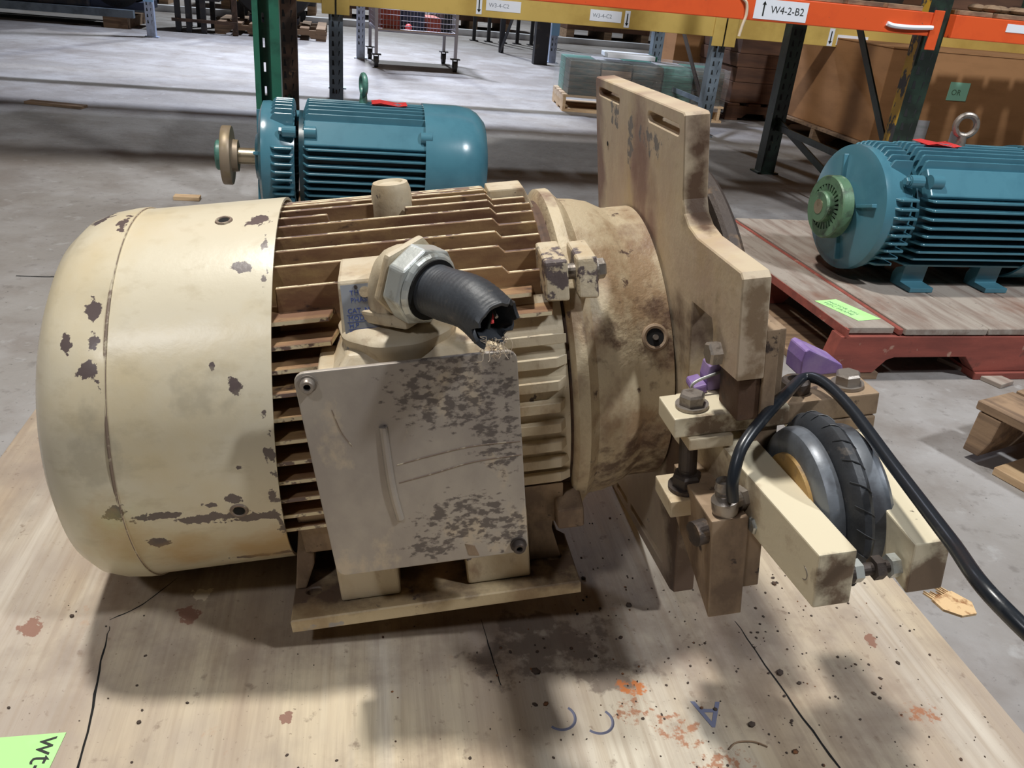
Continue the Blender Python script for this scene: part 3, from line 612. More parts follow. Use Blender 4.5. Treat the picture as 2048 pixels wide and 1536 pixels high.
bm = bm_(); cyl(bm, (.416, -.062, .168), (.416, -.062, .2245), .009, n=20); part('pivot_pin', bm, DARKSTEEL, mo)
bm = bm_(); cyl(bm, (.58, -.048, .15), (.58, -.048, .214), .009, n=20); part('pivot_pin', bm, DARKSTEEL, mo)
# vertical spine joining the bars behind the block
barbox('caliper_spine', [(.468, -.080, .14), (.496, -.080, .14), (.496, -.035, .14), (.468, -.035, .14), (.468, -.080, .335), (.496, -.080, .335), (.496, -.035, .335), (.468, -.035, .335)], DARKP)
# lever arms
barbox('lever_arm', [(.4545, -.250, .168), (.4855, -.250, .168), (.472, .03, .168), (.433, .03, .168), (.4545, -.250, .2195), (.4855, -.250, .2195), (.472, .03, .2235), (.433, .03, .2235)], ARMM)
barbox('lever_arm', [(.5305, -.253, .172), (.561, -.253, .172), (.60, .03, .172), (.556, .03, .172), (.5305, -.253, .2195), (.561, -.253, .2195), (.60, .03, .2135), (.556, .03, .2135)], ARMM)
bm = bm_(); cyl(bm, (.4565, -.232, .190), (.4536, -.232, .190), .006, n=20); part('threaded_hole', bm, BLACK, mo)
bm = bm_(); torus(bm, (.4538, -.232, .190), (1, 0, 0), .0062, .0008, 24, 6); part('hole_rim', bm, STEEL, mo)
# stop screws between the arm tips
bm = bm_(); cyl(bm, (.484, -.238, .189), (.508, -.238, .189), .0052, n=16); cyl(bm, (.487, -.238, .189), (.490, -.238, .189), .0095, n=24); part('stop_screw', bm, DARKSTEEL, mo)
bm = bm_(); cyl(bm, (.4905, -.238, .189), (.4975, -.238, .189), .0095, n=6); part('lock_nut', bm, BRIGHT, mo)
bm = bm_(); cyl(bm, (.5085, -.238, .189), (.516, -.238, .189), .0098, n=6); part('lock_nut', bm, DARKSTEEL, mo)
bm = bm_(); cyl(bm, (.516, -.238, .189), (.530, -.238, .189), .0052, n=16); part('stop_screw', bm, DARKSTEEL, mo)
bm = bm_(); cyl(bm, (.5215, -.238, .189), (.529, -.238, .189), .0098, n=6); part('lock_nut', bm, BRIGHT, mo)
# air bellows between the arms
BC = (.0, -.148, .196)
bm = bm_(); lathe(bm, [(.484, .045), (.484, .060), (.487, .0665), (.492, .069), (.499, .069), (.502, .064), (.502, .045)], (0, -.143, .191), n=72, closed=True); bel = part('bellows_end_ring', bm, GREYRING, mo, smooth=True)
bm = bm_(); lathe(bm, [(.481, 0), (.481, .046), (.486, .047), (.486, .052), (.484, .0525)], (0, -.143, .191), n=64); part('end_plate', bm, OCHRE, mo, smooth=True, label='ochre end plate of the air bellows')
bm = bm_(); prof = [(.500, .055), (.500, .066), (.503, .074), (.508, .0785), (.514, .0785), (.519, .074), (.522, .066), (.522, .055)]; lathe(bm, prof, (0, -.146, .194), n=96, closed=True)
bw = part('air_bellows', bm, RUBBER, mo, smooth=True, label='dusty black rubber air bellows with moulded ribs')
for k in range(24):
    a = 2 * PI * k / 24; bm = bm_()
    tube(bm, [(t, -.146 + math.cos(a + .05 * j) * r, .194 + math.sin(a + .05 * j) * r) for j, (t, r) in enumerate(((.503, .0742), (.508, .0788), (.514, .0788), (.519, .0742)))], .0006, 4, k=2); part('rubber_rib', bm, RUBBER, bw)
bm = bm_(); lathe(bm, [(.521, .045), (.521, .062), (.524, .067), (.530, .069), (.540, .069), (.545, .064), (.545, .045)], (0, -.143, .188), n=72, closed=True); part('bellows_end_ring', bm, GREYRING, mo, smooth=True)
bm = bm_(); cyl(bm, (.486, -.143, .191), (.556, -.143, .19), .04, n=32); part('bellows_core', bm, DARKSTEEL, mo)
# purple pad carriers
def purple(P, poly): 
    bm = bm_(); prism(bm, poly, 1, P[0], P[1]); return part('pad_carrier', bm, PURPLE, mo, bevel=.003, seg=3)
purple((-.036, -.016), [(.442, .2575), (.441, .270), (.4435, .283), (.448, .286), (.456, .285), (.484, .260), (.485, .2575)])
bm = bm_(); hexa(bm, [(.426, -.040, .2575), (.441, -.040, .2575), (.441, -.012, .2575), (.428, -.012, .2575), (.428, -.038, .264), (.441, -.038, .266), (.441, -.012, .266), (.429, -.012, .264)]); part('pad_carrier_foot', bm, PURPLE, mo, bevel=.002)
bm = bm_(); tube(bm, [(.426, -.042, .259), (.424, -.042, .268), (.432, -.040, .2725), (.452, -.038, .277), (.462, -.0375, .279)], .0016, 8); part('retaining_clip', bm, BRIGHT, mo, smooth=True)
purple((-.022, .012), [(.544, .2525), (.5445, .27), (.547, .281), (.551, .283), (.588, .262), (.591, .2525)])
bm = bm_(); lathe(bm, [(0, .014), (.010, .014), (.012, .012), (.012, .008), (.003, .008), (.003, 0)], (.528, -.045, .2525), (0, 0, 1), 28); part('spring_seat', bm, DARKSTEEL, mo, smooth=True)
# air inlet block
barbox('inlet_block', [(.410, -.150, .078), (.4425, -.150, .078), (.4425, -.02, .11), (.418, -.02, .11), (.408, -.150, .188), (.4425, -.150, .188), (.4425, -.03, .175), (.413, -.03, .175)], DARKP)
barbox('inlet_bracket', [(.444, -.140, .10), (.462, -.140, .10), (.462, -.09, .11), (.444, -.09, .11), (.444, -.140, .167), (.462, -.140, .167), (.462, -.09, .167), (.444, -.09, .167)], DARKP)
bm = bm_(); cyl(bm, (.409, -.135, .168), (.396, -.138, .168), .0115, n=24); part('plug_knob', bm, DARKSTEEL, mo)
bm = bm_(); lathe(bm, [(0, .011), (.004, .012), (.014, .012), (.017, .009), (.019, .0085), (.020, .0075), (.022, .0085), (.024, .0075), (.026, .0085), (.029, .0075), (.034, .0070)], (.425, -.138, .188), (-.1, 0, 1), 24); part('hose_fitting', bm, STEEL, mo, smooth=True)
bm = bm_(); cyl(bm, (.424, -.138, .199), (.452, -.128, .196), .0085, n=20); cyl(bm, (.438, -.133, .197), (.444, -.131, .197), .011, n=6); part('elbow_union', bm, STEEL, mo)
bm = bm_(); hexbolt(bm, (.4535, -.150, .178), (-1, 0, 0), .008, .009); part('hex_bolt', bm, BRIGHT, mo)

# air hose
bm = bm_(); hp = [(0.2017, 0.6068, 0.4542), (0.1979, 0.6081, 0.4737), (0.2039, 0.624, 0.4977), (0.2266, 0.6543, 0.5133), (0.2561, 0.6945, 0.5211), (0.2813, 0.7312, 0.5203), (0.2942, 0.7168, 0.5256), (0.3038, 0.6654, 0.526), (0.3111, 0.5731, 0.5218), (0.3096, 0.4716, 0.5272), (0.3042, 0.396, 0.5358), (.37, .34, .50), (.55, .25, .40), (.72, .1, .15), (.82, .05, .012), (1.1, -.1, .0065)]
tube(bm, hp, .0054, 16, k=10); tag(part('air_hose', bm, HOSEM, smooth=True), 'black rubber air hose looping from the cream motor fitting off to the right', 'hose')

# green note lower left, debris, splinter
def note(name, pts, z, m, label, cat='note', bend=.0004):
    bm = bm_(); A = [bm.verts.new((x, y, z)) for x, y in pts]; B = [bm.verts.new((x, y, z + bend)) for x, y in pts]
    bm.faces.new(A[::-1]); bm.faces.new(B)
    for i in range(len(A)): bm.faces.new((A[i], A[(i + 1) % len(A)], B[(i + 1) % len(A)], B[i]))
    return tag(part(name, bm, m), label, cat)
nt = note('paper_note', [(-.399, .548), (-.47, .532), (-.455, .45), (-.388, .465)], .1503, GREEN, 'fluorescent green paper note with black handwriting on plywood, bottom left corner')
text_obj('handwriting', 'wt-9', .030, axes((-.418, .541, .1509), (.13, -.99, 0), (.99, .13, 0)), INK, nt, .0001)
text_obj('handwriting', '2,', .030, axes((-.448, .50, .1509), (.13, -.99, 0), (.99, .13, 0)), INK, nt, .0001)
bm = bm_(); rr = random.Random(4)
for k in range(620):
    if k < 420: x, y = rr.gauss(.30, .16), rr.gauss(.72, .13)
    else: x, y = rr.uniform(-.5, .6), rr.uniform(.45, 1.1)
    a, b = w2p(x, y)
    if not (-.62 < a < .58 and -.4 < b < .78): continue
    s = abs(rr.gauss(0, .0008)) + .0004
    if rr.random() < .06: s *= 2.2
    P = Matrix.Translation((a, b, s * .35)) @ Matrix.Rotation(rr.uniform(0, 6), 4, 'Z') @ Matrix.Diagonal((s * rr.uniform(.8, 1.6), s, s * .6, 1))
    bmesh.ops.create_icosphere(bm, subdivisions=1, radius=1, matrix=P)
o = part('grit', bm, ROCKM, pp); o['kind'] = 'stuff'
bm = bm_(); Pl = [(-.02, .02), (.018, .022), (.026, -.004), (.012, -.022), (-.006, -.018), (-.02, -.0)]
prism(bm, [(p[0] + random.uniform(-.003, .003), p[1]) for p in Pl], 2, 0, .0035)
for k in range(9):
    a = -.018 + k * .0042; prism(bm, [(a, .018), (a + .0035, .018), (a + .002 - .004, .018 + random.uniform(.008, .02))], 2, .0005, .003)
o = tag(part('wood_splinter', bm, CHIPW), 'pale torn wood splinter on plywood near its right edge', 'splinter'); o.location = (.61, .868, .1505); o.rotation_euler = (0, 0, .5)
bm = bm_(); tube(bm, [(-.02, -.006, 0), (-.01, .003, .001), (.008, .006, .001), (.022, .002, 0)], .0008, 6); o = tag(part('twig', bm, WOOD, smooth=True), 'thin curved brown sliver on plywood near lower right', 'sliver'); o.location = (.28, .61, .1512)

# ---------------------------------------------------------------- teal motors
def teal_motor(name, label, loc, yaw, shaft_h, kind, m1, m2, r=.185):
    t = thing(name, label, 'motor', (loc[0], loc[1], loc[2]), yaw)
    z0 = shaft_h
    A = (0, 0, z0); L = .42 if kind != 'disc' else .395
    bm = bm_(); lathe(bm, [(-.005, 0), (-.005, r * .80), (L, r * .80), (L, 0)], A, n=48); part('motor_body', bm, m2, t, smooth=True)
    ht = .006
    def fins(x0, x1, rf, lead, nm):
        for k in range(-7, 8):
            y = k * r * .105; h = (rf ** 2 - y ** 2) ** .5; b_ = (max((r * .7) ** 2 - y ** 2, .0004)) ** .5
            if abs(y) > rf * .62: continue
            bm = bm_(); pts = [(x0, b_), (x0 + lead, h - .004), (x0 + lead + .006, h), (x1 - .004, h), (x1, h - .006), (x1, b_)]
            prism(bm, [(p[0], z0 + p[1]) for p in pts], 1, y - .0035, y + .0035); part(nm, bm, m1, t, bevel=.001, seg=1)
        for k in range(-6, 7):
            z = -.005 - .0 + k * r * .125
            if abs(z) > rf * .72: continue
            if z > rf * .45: continue
            h = (rf ** 2 - z ** 2) ** .5; b_ = (max((r * .7) ** 2 - z ** 2, .0004)) ** .5
            for s in (-1, 1):
                bm = bm_(); pts = [(x0, s * b_), (x0 + lead, s * (h - .004)), (x0 + lead + .006, s * h), (x1 - .004, s * h), (x1, s * (h - .006)), (x1, s * b_)]
                prism(bm, pts, 2, z0 + z - .003, z0 + z + .003); part(nm, bm, m1, t, bevel=.001, seg=1)
    fins(0, L, r, .018, 'cooling_fin'); fins(-.115, -.02, r * .985, .035, 'shield_fin')
    # smooth 45 degree panels with lugs
    for s in (-1, 1):
        Mr = Matrix.Translation(A) @ Matrix.Rotation(s * math.radians(-37), 4, 'X')
        bm = bm_(); box(bm, .012, L - .01, -.042, .042, r * .6, r * .93, Mr @ Matrix.Rotation(0, 4, 'X')); 
        M2 = Matrix.Translation(A) @ Matrix.Rotation(s * math.radians(52), 4, 'X')
        bm.free(); bm = bm_(); box(bm, .012, L - .01, -.040, .040, r * .6, r * .955, M2); part('side_panel', bm, m1, t, bevel=.004, seg=2)
        for xx in (.012, L - .035):
            bm = bm_(); cyl(bm, M2 @ Vector((xx, .0, r * .955)), M2 @ Vector((xx + .035, 0, r * .955)), .019, n=16); part('bolt_boss', bm, m1, t, smooth=True)
        bm = bm_(); cyl(bm, M2 @ Vector((-.05, 0, r * .955)), M2 @ Vector((-.012, 0, r * .955)), .017, n=16); hexbolt(bm, M2 @ Vector((-.05, 0, r * .955)), (-1, 0, 0), .011, .012); part('bolt_boss', bm, m1, t)
    # shield
    bm = bm_(); lathe(bm, [(-.018, r * .8), (-.095, r * .93), (-.114, r * .92), (-.124, r * .78), (-.128, r * .45), (-.14, r * .36), (-.142, r * .2), (-.142, 0)], A, n=64); part('end_shield', bm, m1, t, smooth=True)
    for k in range(4):
        a = PI / 4 + k * PI / 2 + .5; bm = bm_(); prism(bm, [(-.12, -.006), (-.138, -.0045), (-.138, .0045), (-.12, .006)], 2, r * .3, r * .78)
        Rm = Matrix.Translation(A) @ Matrix.Rotation(a, 4, 'X')
        for v in bm.verts: v.co = Rm @ v.co
        part('shield_rib', bm, m1, t, bevel=.002)
    # fan cover
    bm = bm_(); lathe(bm, [(L - .02, r * 1.0), (L - .02, r * 1.03), (L + .09, r * 1.03), (L + .13, r * 1.0), (L + .155, r * .93), (L + .178, r * .80), (L + .186, r * .6), (L + .188, 0)], A, n=80); part('fan_cover', bm, m1, t, smooth=True)
    # shaft and coupling
    sh_off = 0 if kind == 'disc' else .05; A0_ = A; A = (sh_off, 0, z0)
    bm = bm_(); cyl(bm, (sh_off - .22, 0, z0), (-.13, 0, z0), .025, n=24); part('shaft', bm, SHAFT, t, smooth=True)
    if kind == 'disc':
        bm = bm_(); lathe(bm, [(-.242, 0), (-.242, .088), (-.239, .09), (-.216, .09), (-.213, .088), (-.213, .05), (-.195, .048), (-.195, .025)], A, n=64); part('flywheel_disc', bm, DISCM, t, smooth=True, label='tan coupling disc')
        bm = bm_(); lathe(bm, [(-.262, 0), (-.262, .042), (-.258, .046), (-.242, .046)], A, n=40); part('coupling_hub', bm, HUBG, t, smooth=True)
    else:
        bm = bm_(); lathe(bm, [(-.232, .062), (-.232, .083), (-.228, .086), (-.20, .086), (-.197, .083), (-.18, .04), (-.18, 0)], A, n=64); part('coupling_rim', bm, GEARG, t, smooth=True, label='worn green toothed coupling rim')
        bm = bm_(); lathe(bm, [(-.252, 0), (-.252, .040), (-.248, .043), (-.222, .043), (-.222, .07)], A, n=40); part('coupling_hub', bm, GEARG, t, smooth=True)
        for k in range(28):
            a = 2 * PI * k / 28; bm = bm_(); box(bm, -.2315, -.222, -.0035, .0035, .043, .066, Matrix.Translation(A) @ Matrix.Rotation(a, 4, 'X')); part('coupling_tooth', bm, GEARG, t)
        bm = bm_(); cyl(bm, (sh_off - .2535, 0, z0), (sh_off - .252, 0, z0), .02, n=24); part('shaft_end', bm, SHAFT, t)
    # feet
    for x0 in (.045, .295):
        for s in (-1, 1):
            bm = bm_(); P = [(s * r * .40, z0 - r * .80), (s * r * .60, z0 - r * .70), (s * r * .58, .016), (s * r * .84, .014), (s * r * .84, 0), (s * r * .35, 0), (s * r * .35, .03)]
            prism(bm, P, 0, x0, x0 + .075); part('motor_foot', bm, m1, t, bevel=.002)
    # lifting eye
    bm = bm_(); torus(bm, (.19, 0, z0 + r + .052), (.3, 1, 0) if kind != 'disc' else (1, .2, 0), .028, .0085, 28, 10); cyl(bm, (.19, 0, z0 + r - .01), (.19, 0, z0 + r + .025), .014, .011, n=16); part('lifting_eye', bm, STEEL if kind != 'disc' else HUBG, t, smooth=True, label='steel lifting eye')
    return t
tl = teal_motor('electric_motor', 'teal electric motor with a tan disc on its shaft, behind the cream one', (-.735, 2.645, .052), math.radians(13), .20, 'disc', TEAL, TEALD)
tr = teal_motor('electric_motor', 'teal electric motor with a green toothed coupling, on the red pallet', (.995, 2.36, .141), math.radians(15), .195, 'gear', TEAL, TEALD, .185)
def redtag(mot, x, label):
    c, s = math.cos(mot.rotation_euler.z), math.sin(mot.rotation_euler.z); z = mot.location.z + (.20 if mot is tl else .195) + .1862
    bm = bm_(); n = 5
    for i in range(n):
        a = i / (n - 1); 
    pts = [(x + .11 * i / 4, .0035 * math.sin(i * 1.6)) for i in range(5)]
    A = []; B = []
    for px_, pz in pts:
        A.append(bm.verts.new((px_, -.035, pz))); B.append(bm.verts.new((px_, .035, pz + .001)))
    for i in range(4): bm.faces.new((A[i], A[i + 1], B[i + 1], B[i]))
    bmesh.ops.solidify(bm, geom=bm.faces[:], thickness=-.0006)
    o = tag(part('paper_tag', bm, RED), label, 'tag'); o.location = (mot.location.x, mot.location.y, z); o.rotation_euler = (0, 0, mot.rotation_euler.z)
redtag(tl, .215, 'red paper tag lying on top of the motor with the tan disc')
redtag(tr, .06, 'red paper tag lying on top of the motor with the toothed coupling')

# ---------------------------------------------------------------- pallets
def pallet(label, loc, rotz, w, d, h, deck, stringer, nb=7, bw_=.1, gap=None, first=None, name='wooden_pallet', group=None, gaps=True):
    t = thing(name, label, 'pallet', loc, rotz, group)
    step = (w - bw_) / (nb - 1)
    for i in range(nb):
        bm = bm_(); x = i * step; box(bm, x + random.uniform(0, .004), x + bw_ - random.uniform(0, .004), 0, d, h - .018 + random.uniform(-.0015, .0), h + random.uniform(-.002, .0)); part('deck_board', bm, deck, t, bevel=.002, seg=1)
    for y in (0, d / 2 - .02, d - .04):
        P = [(0, .018), (.13, .018), (.16, .045), (.17, .05), (.31, .05), (.33, .018), (w - .33, .018), (w - .31, .05), (w - .17, .05), (w - .15, .018), (w, .018), (w, h - .0195), (0, h - .0195)] if w > .8 else [(0, .018), (w, .018), (w, h - .0195), (0, h - .0195)]
        bm = bm_(); prism(bm, P, 1, y, y + .04); part('stringer', bm, stringer, t)
    for i in (0, nb // 2, nb - 1):
        bm = bm_(); x = i * step; box(bm, x, x + bw_, 0, d, 0, .0175); part('bottom_board', bm, stringer, t, bevel=.002, seg=1)
    return t
# red pallet: wide boards running away from the viewer
RA = math.radians(14)
rp = thing('wooden_pallet', 'worn red painted wooden pallet with grey deck under the right teal motor', 'pallet', (.806, 1.893, 0), RA)
ra = [(-.005, .135, WOODG), (.142, .155, REDW), (.16, .40, WOODG), (.403, .63, WOODG), (.634, .86, WOODG), (.864, 1.1, WOODG), (1.104, 1.3, WOODG)]
for a, b, m_ in ra:
    bm = bm_(); box(bm, a, b, 0 + random.uniform(0, .012), .98, .122, .14 if m_ is WOODG else .138); part('deck_board', bm, m_, rp, bevel=.002, seg=1)
bm = bm_(); box(bm, -.006, .0, -.002, .98, .118, .139); part('edge_strip', bm, REDW, rp)
for y in (.0, .47, .94):
    bm = bm_(); prism(bm, [(-.035, .02), (.10, .02), (.13, .055), (.15, .062), (.36, .062), (.40, .02), (1.3, .02), (1.3, .119), (-.015, .119)], 1, y, y + .045); part('stringer', bm, REDW, rp, bevel=.002)
for y, m_ in ((-.02, REDW),):
    bm = bm_(); box(bm, -.06, .12, .002, .98, .0, .0195); part('bottom_board', bm, WOOD, rp, bevel=.002)
bm = bm_(); box(bm, .4, 1.3, -.01, .1, .0, .0195); part('bottom_board', bm, REDW, rp, bevel=.002)
nt = note('paper_note', [(.772, 2.075), (.838, 2.105), (.915, 1.985), (.848, 1.955)], .1405, GREEN, 'small green paper note with faded writing on the red pallet deck')
text_obj('handwriting', 'MOTOR 3PH\nTEFC FRAME', .017, axes((.805, 2.078, .1411), (.55, -.83, 0), (.83, .55, 0)), FADEINK, nt, .0001)
# brown pallet at the right edge
bp = thing('wooden_pallet', 'dark brown broken pallet corner at the right edge of the photo', 'pallet', (.975, 1.555, 0), math.radians(-59))
for i, (a, b) in enumerate(((0, .12), (.135, .25), (.27, .39))):
    bm = bm_(); box(bm, -.01, .9, a, b, .115, .135); part('deck_board', bm, WOOD, bp, bevel=.002, seg=1)
bm = bm_(); prism(bm, [(-.005, .02), (.03, .02), (.045, .06), (.05, .113), (.0, .113)], 1, .0, .38); part('end_block', bm, WOOD, bp, bevel=.003)
bm = bm_(); box(bm, .86, .9, .0, .38, .02, .113); part('end_block', bm, WOOD, bp, bevel=.003)
for a in (.0, .16):
    bm = bm_(); box(bm, .07, .9, a, a + .11, .0, .019); part('bottom_board', bm, PALEW if a == 0 else WOOD, bp, bevel=.002, seg=1)
pallet('thin worn wooden skid under the teal motor with the tan disc', (-.76, 2.42, 0), math.radians(13), .72, .6, .052, WOOD, WOOD, 6, .1)
bm = bm_(); box(bm, -.045, .045, -.02, .02, 0, .015); o = tag(part('wood_block', bm, PALEW, bevel=.002), 'small pale wood offcut on the floor left of the tan disc', 'wood block'); o.location = (-1.24, 2.93, 0); o.rotation_euler = (0, 0, .2)
bm = bm_(); box(bm, -.15, .15, -.035, .035, 0, .014); o = tag(part('wood_block', bm, WOOD, bevel=.002), 'flat brown board lying in the rack shadow on the left floor', 'board'); o.location = (-2.53, 4.43, 0); o.rotation_euler = (0, 0, .0)
bm = bm_(); box(bm, -.03, .03, -.09, .09, 0, .012); o = tag(part('wood_block', bm, WOODG, bevel=.002), 'thin grey wood strip on the floor before the red pallet', 'wood strip'); o.location = (1.22, 2.03, 0); o.rotation_euler = (0, 0, .6)

def cbox(name, label, cat, o, yaw, w_, d_, h_, m, group=None, flaps=True, bv=.004):
    t = thing(name, label, cat, o, yaw, group)
    bm = bm_(); box(bm, 0, w_, 0, d_, 0, h_); part('carton_body', bm, m, t, bevel=bv)
    if flaps:
        bm = bm_(); box(bm, -.004, w_ + .004, -.004, d_ / 2 - .002, h_, h_ + .006); part('top_flap', bm, m, t); bm = bm_(); box(bm, -.004, w_ + .004, d_ / 2 + .002, d_ + .004, h_, h_ + .006); part('top_flap', bm, m, t)
    return t
# ---------------------------------------------------------------- racks
def column(parent, x, y, face, m, side=None, h=3.2, wd=.078, dp=.07, yaw=GA, web=None, slots=True):
    """open channel upright facing the aisle with teardrop slots on its face"""
    Mr = Matrix.Translation((x, y, 0)) @ Matrix.Rotation(yaw, 4, 'Z')
    t = .004; bm = bm_()
    box(bm, -wd / 2, wd / 2, 0, t, 0, h, Mr); part('upright_face', bm, m, parent)
    for s in (-1, 1):
        bm = bm_(); box(bm, min(s * wd / 2, s * (wd / 2 - t)), max(s * wd / 2, s * (wd / 2 - t)), t, dp, 0, h, Mr); part('upright_side', bm, side or m, parent)
    bm = bm_(); box(bm, -.06, .06, -.01, dp + .01, 0, .008, Mr); part('base_foot', bm, m, parent)
    if slots:
        bm = bm_(); z = .12
        while z < 1.1:
            for s in (-1, 1):
                hexa(bm, [Mr @ Vector(p) for p in ((s * .018 - .005, -.0006, z), (s * .012 + .003, -.0006, z), (s * .012 + .003, .0, z), (s * .018 - .005, .0, z),
                     (s * .018 - .003 , -.0006, z + .028), (s * .018 + .004, -.0006, z + .028), (s * .018 + .004, .0, z + .028), (s * .018 - .003, .0, z + .028))])
            z += .0508
        o = part('slot_row', bm, SLOT, parent); o['kind'] = 'stuff'
def open_column(parent, x, y, m, h=3.2):
    Mr = Matrix.Translation((x, y, 0)) @ Matrix.Rotation(GA, 4, 'Z')
    for a, b in ((-.040, -.022), (.012, .042)):
        bm = bm_(); box(bm, a, b, 0, .004, 0, h, Mr); part('upright_face', bm, m, parent)
    for a in (-.040, .038):
        bm = bm_(); box(bm, a, a + .004, .004, .07, 0, h, Mr); part('upright_side', bm, m, parent)
    hs = []; z = .10
    while z < 1.2: hs.append([(-.016, z), (-.008, z), (-.008, z + .03), (-.016, z + .03)]); z += .075
    o = plate_obj('upright_web', [(-.036, 0), (.038, 0), (.038, h), (-.036, h)], hs, 1, .06, .066, m, parent, .0005)
    for v in o.data.vertices: v.co = Mr @ v.co
    bm = bm_(); box(bm, -.06, .06, -.01, .08, 0, .008, Mr); part('base_foot', bm, m, parent)
def beam(parent, p0, p1, z0, z1, m, dp=.045, name='beam', face=True):
    p0, p1 = Vector((*p0, 0)), Vector((*p1, 0)); d = (p1 - p0); L = d.length; a = math.atan2(d.y, d.x)
    Mr = Matrix.Translation(p0) @ Matrix.Rotation(a, 4, 'Z')
    bm = bm_(); box(bm, 0, L, -dp, 0, z0, z1, Mr); o = part(name, bm, m, parent, bevel=.003, seg=2)
    return Mr
def hook(parent, Mr, x, z0, z1, m, hw=.035):
    bm = bm_(); box(bm, x - hw, x + hw, -.052, -.0455, z0 - .05, z1 + .03, Mr); part('beam_bracket', bm, m, parent, bevel=.002)
def brace(parent, a, b, m, w=.03):
    a, b = Vector(a), Vector(b); bm = bm_(); d, u, v = frame(b - a)
    P = []
    for q in (a, b): P += [q - u * .004 - v * w / 2, q + u * .004 - v * w / 2, q + u * .004 + v * w / 2, q - u * .004 + v * w / 2]
    hexa(bm, P); part('brace', bm, m, parent)
def label_plate(parent, Mr, x, z, w_, h_, s, size, name='shelf_label', arrow=None, tilt=0, ink=PALEINK, dp=.045, bold=False):
    T = Mr @ Matrix.Translation((x, -dp - .0015, z)) @ Matrix.Rotation(tilt, 4, 'Y')
    bm = bm_(); box(bm, 0, w_, 0, .0012, 0, h_, T); lb = part(name, bm, WHITE, parent)
    Tt = T @ Matrix.Rotation(PI / 2, 4, 'X')
    if s: text_obj('lettering', s, size, Tt @ Matrix.Translation((w_ * .3 if arrow else w_ * .08, h_ * .33, .0003)), ink, lb, .0001)
    if arrow:
        ax_, up = arrow; bm = bm_(); s_ = 1 if up else -1; cz = h_ / 2; Lh = h_ * .34; ww = h_ * .04
        box(bm, ax_ - ww, ax_ + ww, -.0006, -.0002, cz - Lh, cz + Lh, T)
        tipz = cz + s_ * Lh * 1.15; hexa(bm, [T @ Vector(p) for p in ((ax_ - ww * 3, -.0006, tipz - s_ * Lh * .5), (ax_ + ww * 3, -.0006, tipz - s_ * Lh * .5), (ax_ + ww * 3, -.0002, tipz - s_ * Lh * .5), (ax_ - ww * 3, -.0002, tipz - s_ * Lh * .5),
             (ax_ - ww * .3, -.0006, tipz), (ax_ + ww * .3, -.0006, tipz), (ax_ + ww * .3, -.0002, tipz), (ax_ - ww * .3, -.0002, tipz))]); part('arrow_mark', bm, INK, lb)
# orange beam rack
OR = thing('pallet_rack', 'orange beamed pallet rack on green uprights, nearer of the two racks', 'rack', (.25, 3.07, 0))
IW = OR.matrix_world
def rel(o, p): return (p[0] - o.location.x, p[1] - o.location.y)
FR, RR_ = (1.42, 3.36), (1.235, 4.46); FL, RL = (-.888, 2.81), (-1.135, 3.90)
fr, rr2, fl, rl = rel(OR, FR), rel(OR, RR_), rel(OR, FL), rel(OR, RL)
column(OR, *fr, None, RDGREEN, YSTRIPE, yaw=math.radians(0), dp=.09); column(OR, *rr2, None, RDGREEN); open_column(OR, *fl, RGREEN); column(OR, *rl, None, RBROWN)
far_l = (fl[0] - 2.44 * U.x, fl[1] - 2.44 * U.y); far_r = (fr[0] + 2.44 * U.x, fr[1] + 2.44 * U.y)
for f_, r2_, m_ in ((far_l, (far_l[0] + V.x * 1.1, far_l[1] + V.y * 1.1), RGREEN), (far_r, (far_r[0] + V.x * 1.1, far_r[1] + V.y * 1.1), RDGREEN)):
    column(OR, *f_, None, m_, slots=False); column(OR, *r2_, None, m_, slots=False)
for (a, b, ra_, rb_) in ((fl, fr, rl, rr2), (fr, far_r, rr2, None)):
    Mr = beam(OR, (a[0] + U.x * .04, a[1] + U.y * .04), (b[0] - U.x * .04, b[1] - U.y * .04), .763, .841, ORANGE)
    if a is fl:
        Lb = math.hypot(b[0] - a[0], b[1] - a[1]) - .08; hook(OR, Mr, Lb + .005, .768, .82, ORANGE, .02)
        label_plate(OR, Mr, 1.585, .770, .20, .063, 'W4-2-B2', .034, arrow=(.034, True), ink=INK)
        bm = bm_(); tube(bm, [(Mr @ Vector(p)) for p in ((2.10, -.049, .793), (2.13, -.052, .787), (2.2, -.053, .787), (2.285, -.049, .792))], .008, 8); part('tape_strip', bm, WHITE, OR, smooth=True)
        bm = bm_(); tube(bm, [(Mr @ Vector(p)) for p in ((1.53, -.047, .83), (1.55, -.05, .815), (1.557, -.05, .78), (1.55, -.05, .745), (1.545, -.05, .71))], .005, 8); part('hanging_twine', bm, FOAM, OR, smooth=True)
    if b is far_r: label_plate(OR, Mr, .22, .80, .16, .028, '', .02)
    q0 = (a[0] + V.x * 1.05, a[1] + V.y * 1.05); q1 = (b[0] + V.x * 1.05, b[1] + V.y * 1.05)
    beam(OR, q0, q1, .763, .840, ORANGE)
    k = 0; Ld = math.hypot(b[0] - a[0], b[1] - a[1]); 
    while k * .16 < Ld - .2:
        Md = Matrix.Translation((a[0], a[1], 0)) @ Matrix.Rotation(math.atan2(b[1] - a[1], b[0] - a[0]), 4, 'Z')
        bm = bm_(); box(bm, .06 + k * .16, .06 + k * .16 + .14, -.03, 1.08, .841, .858, Md); part('shelf_board', bm, WOOD, OR, bevel=.002, seg=1); k += 1
for (f_, r2_, m_) in ((fr, rr2, RDGREEN), (fl, rl, RGREEN)):
    mid = ((f_[0] + r2_[0]) / 2, (f_[1] + r2_[1]) / 2)
    brace(OR, (*f_, .24), (*r2_, .24), m_); brace(OR, (*f_, .24), (*r2_, 1.3), m_, .034)
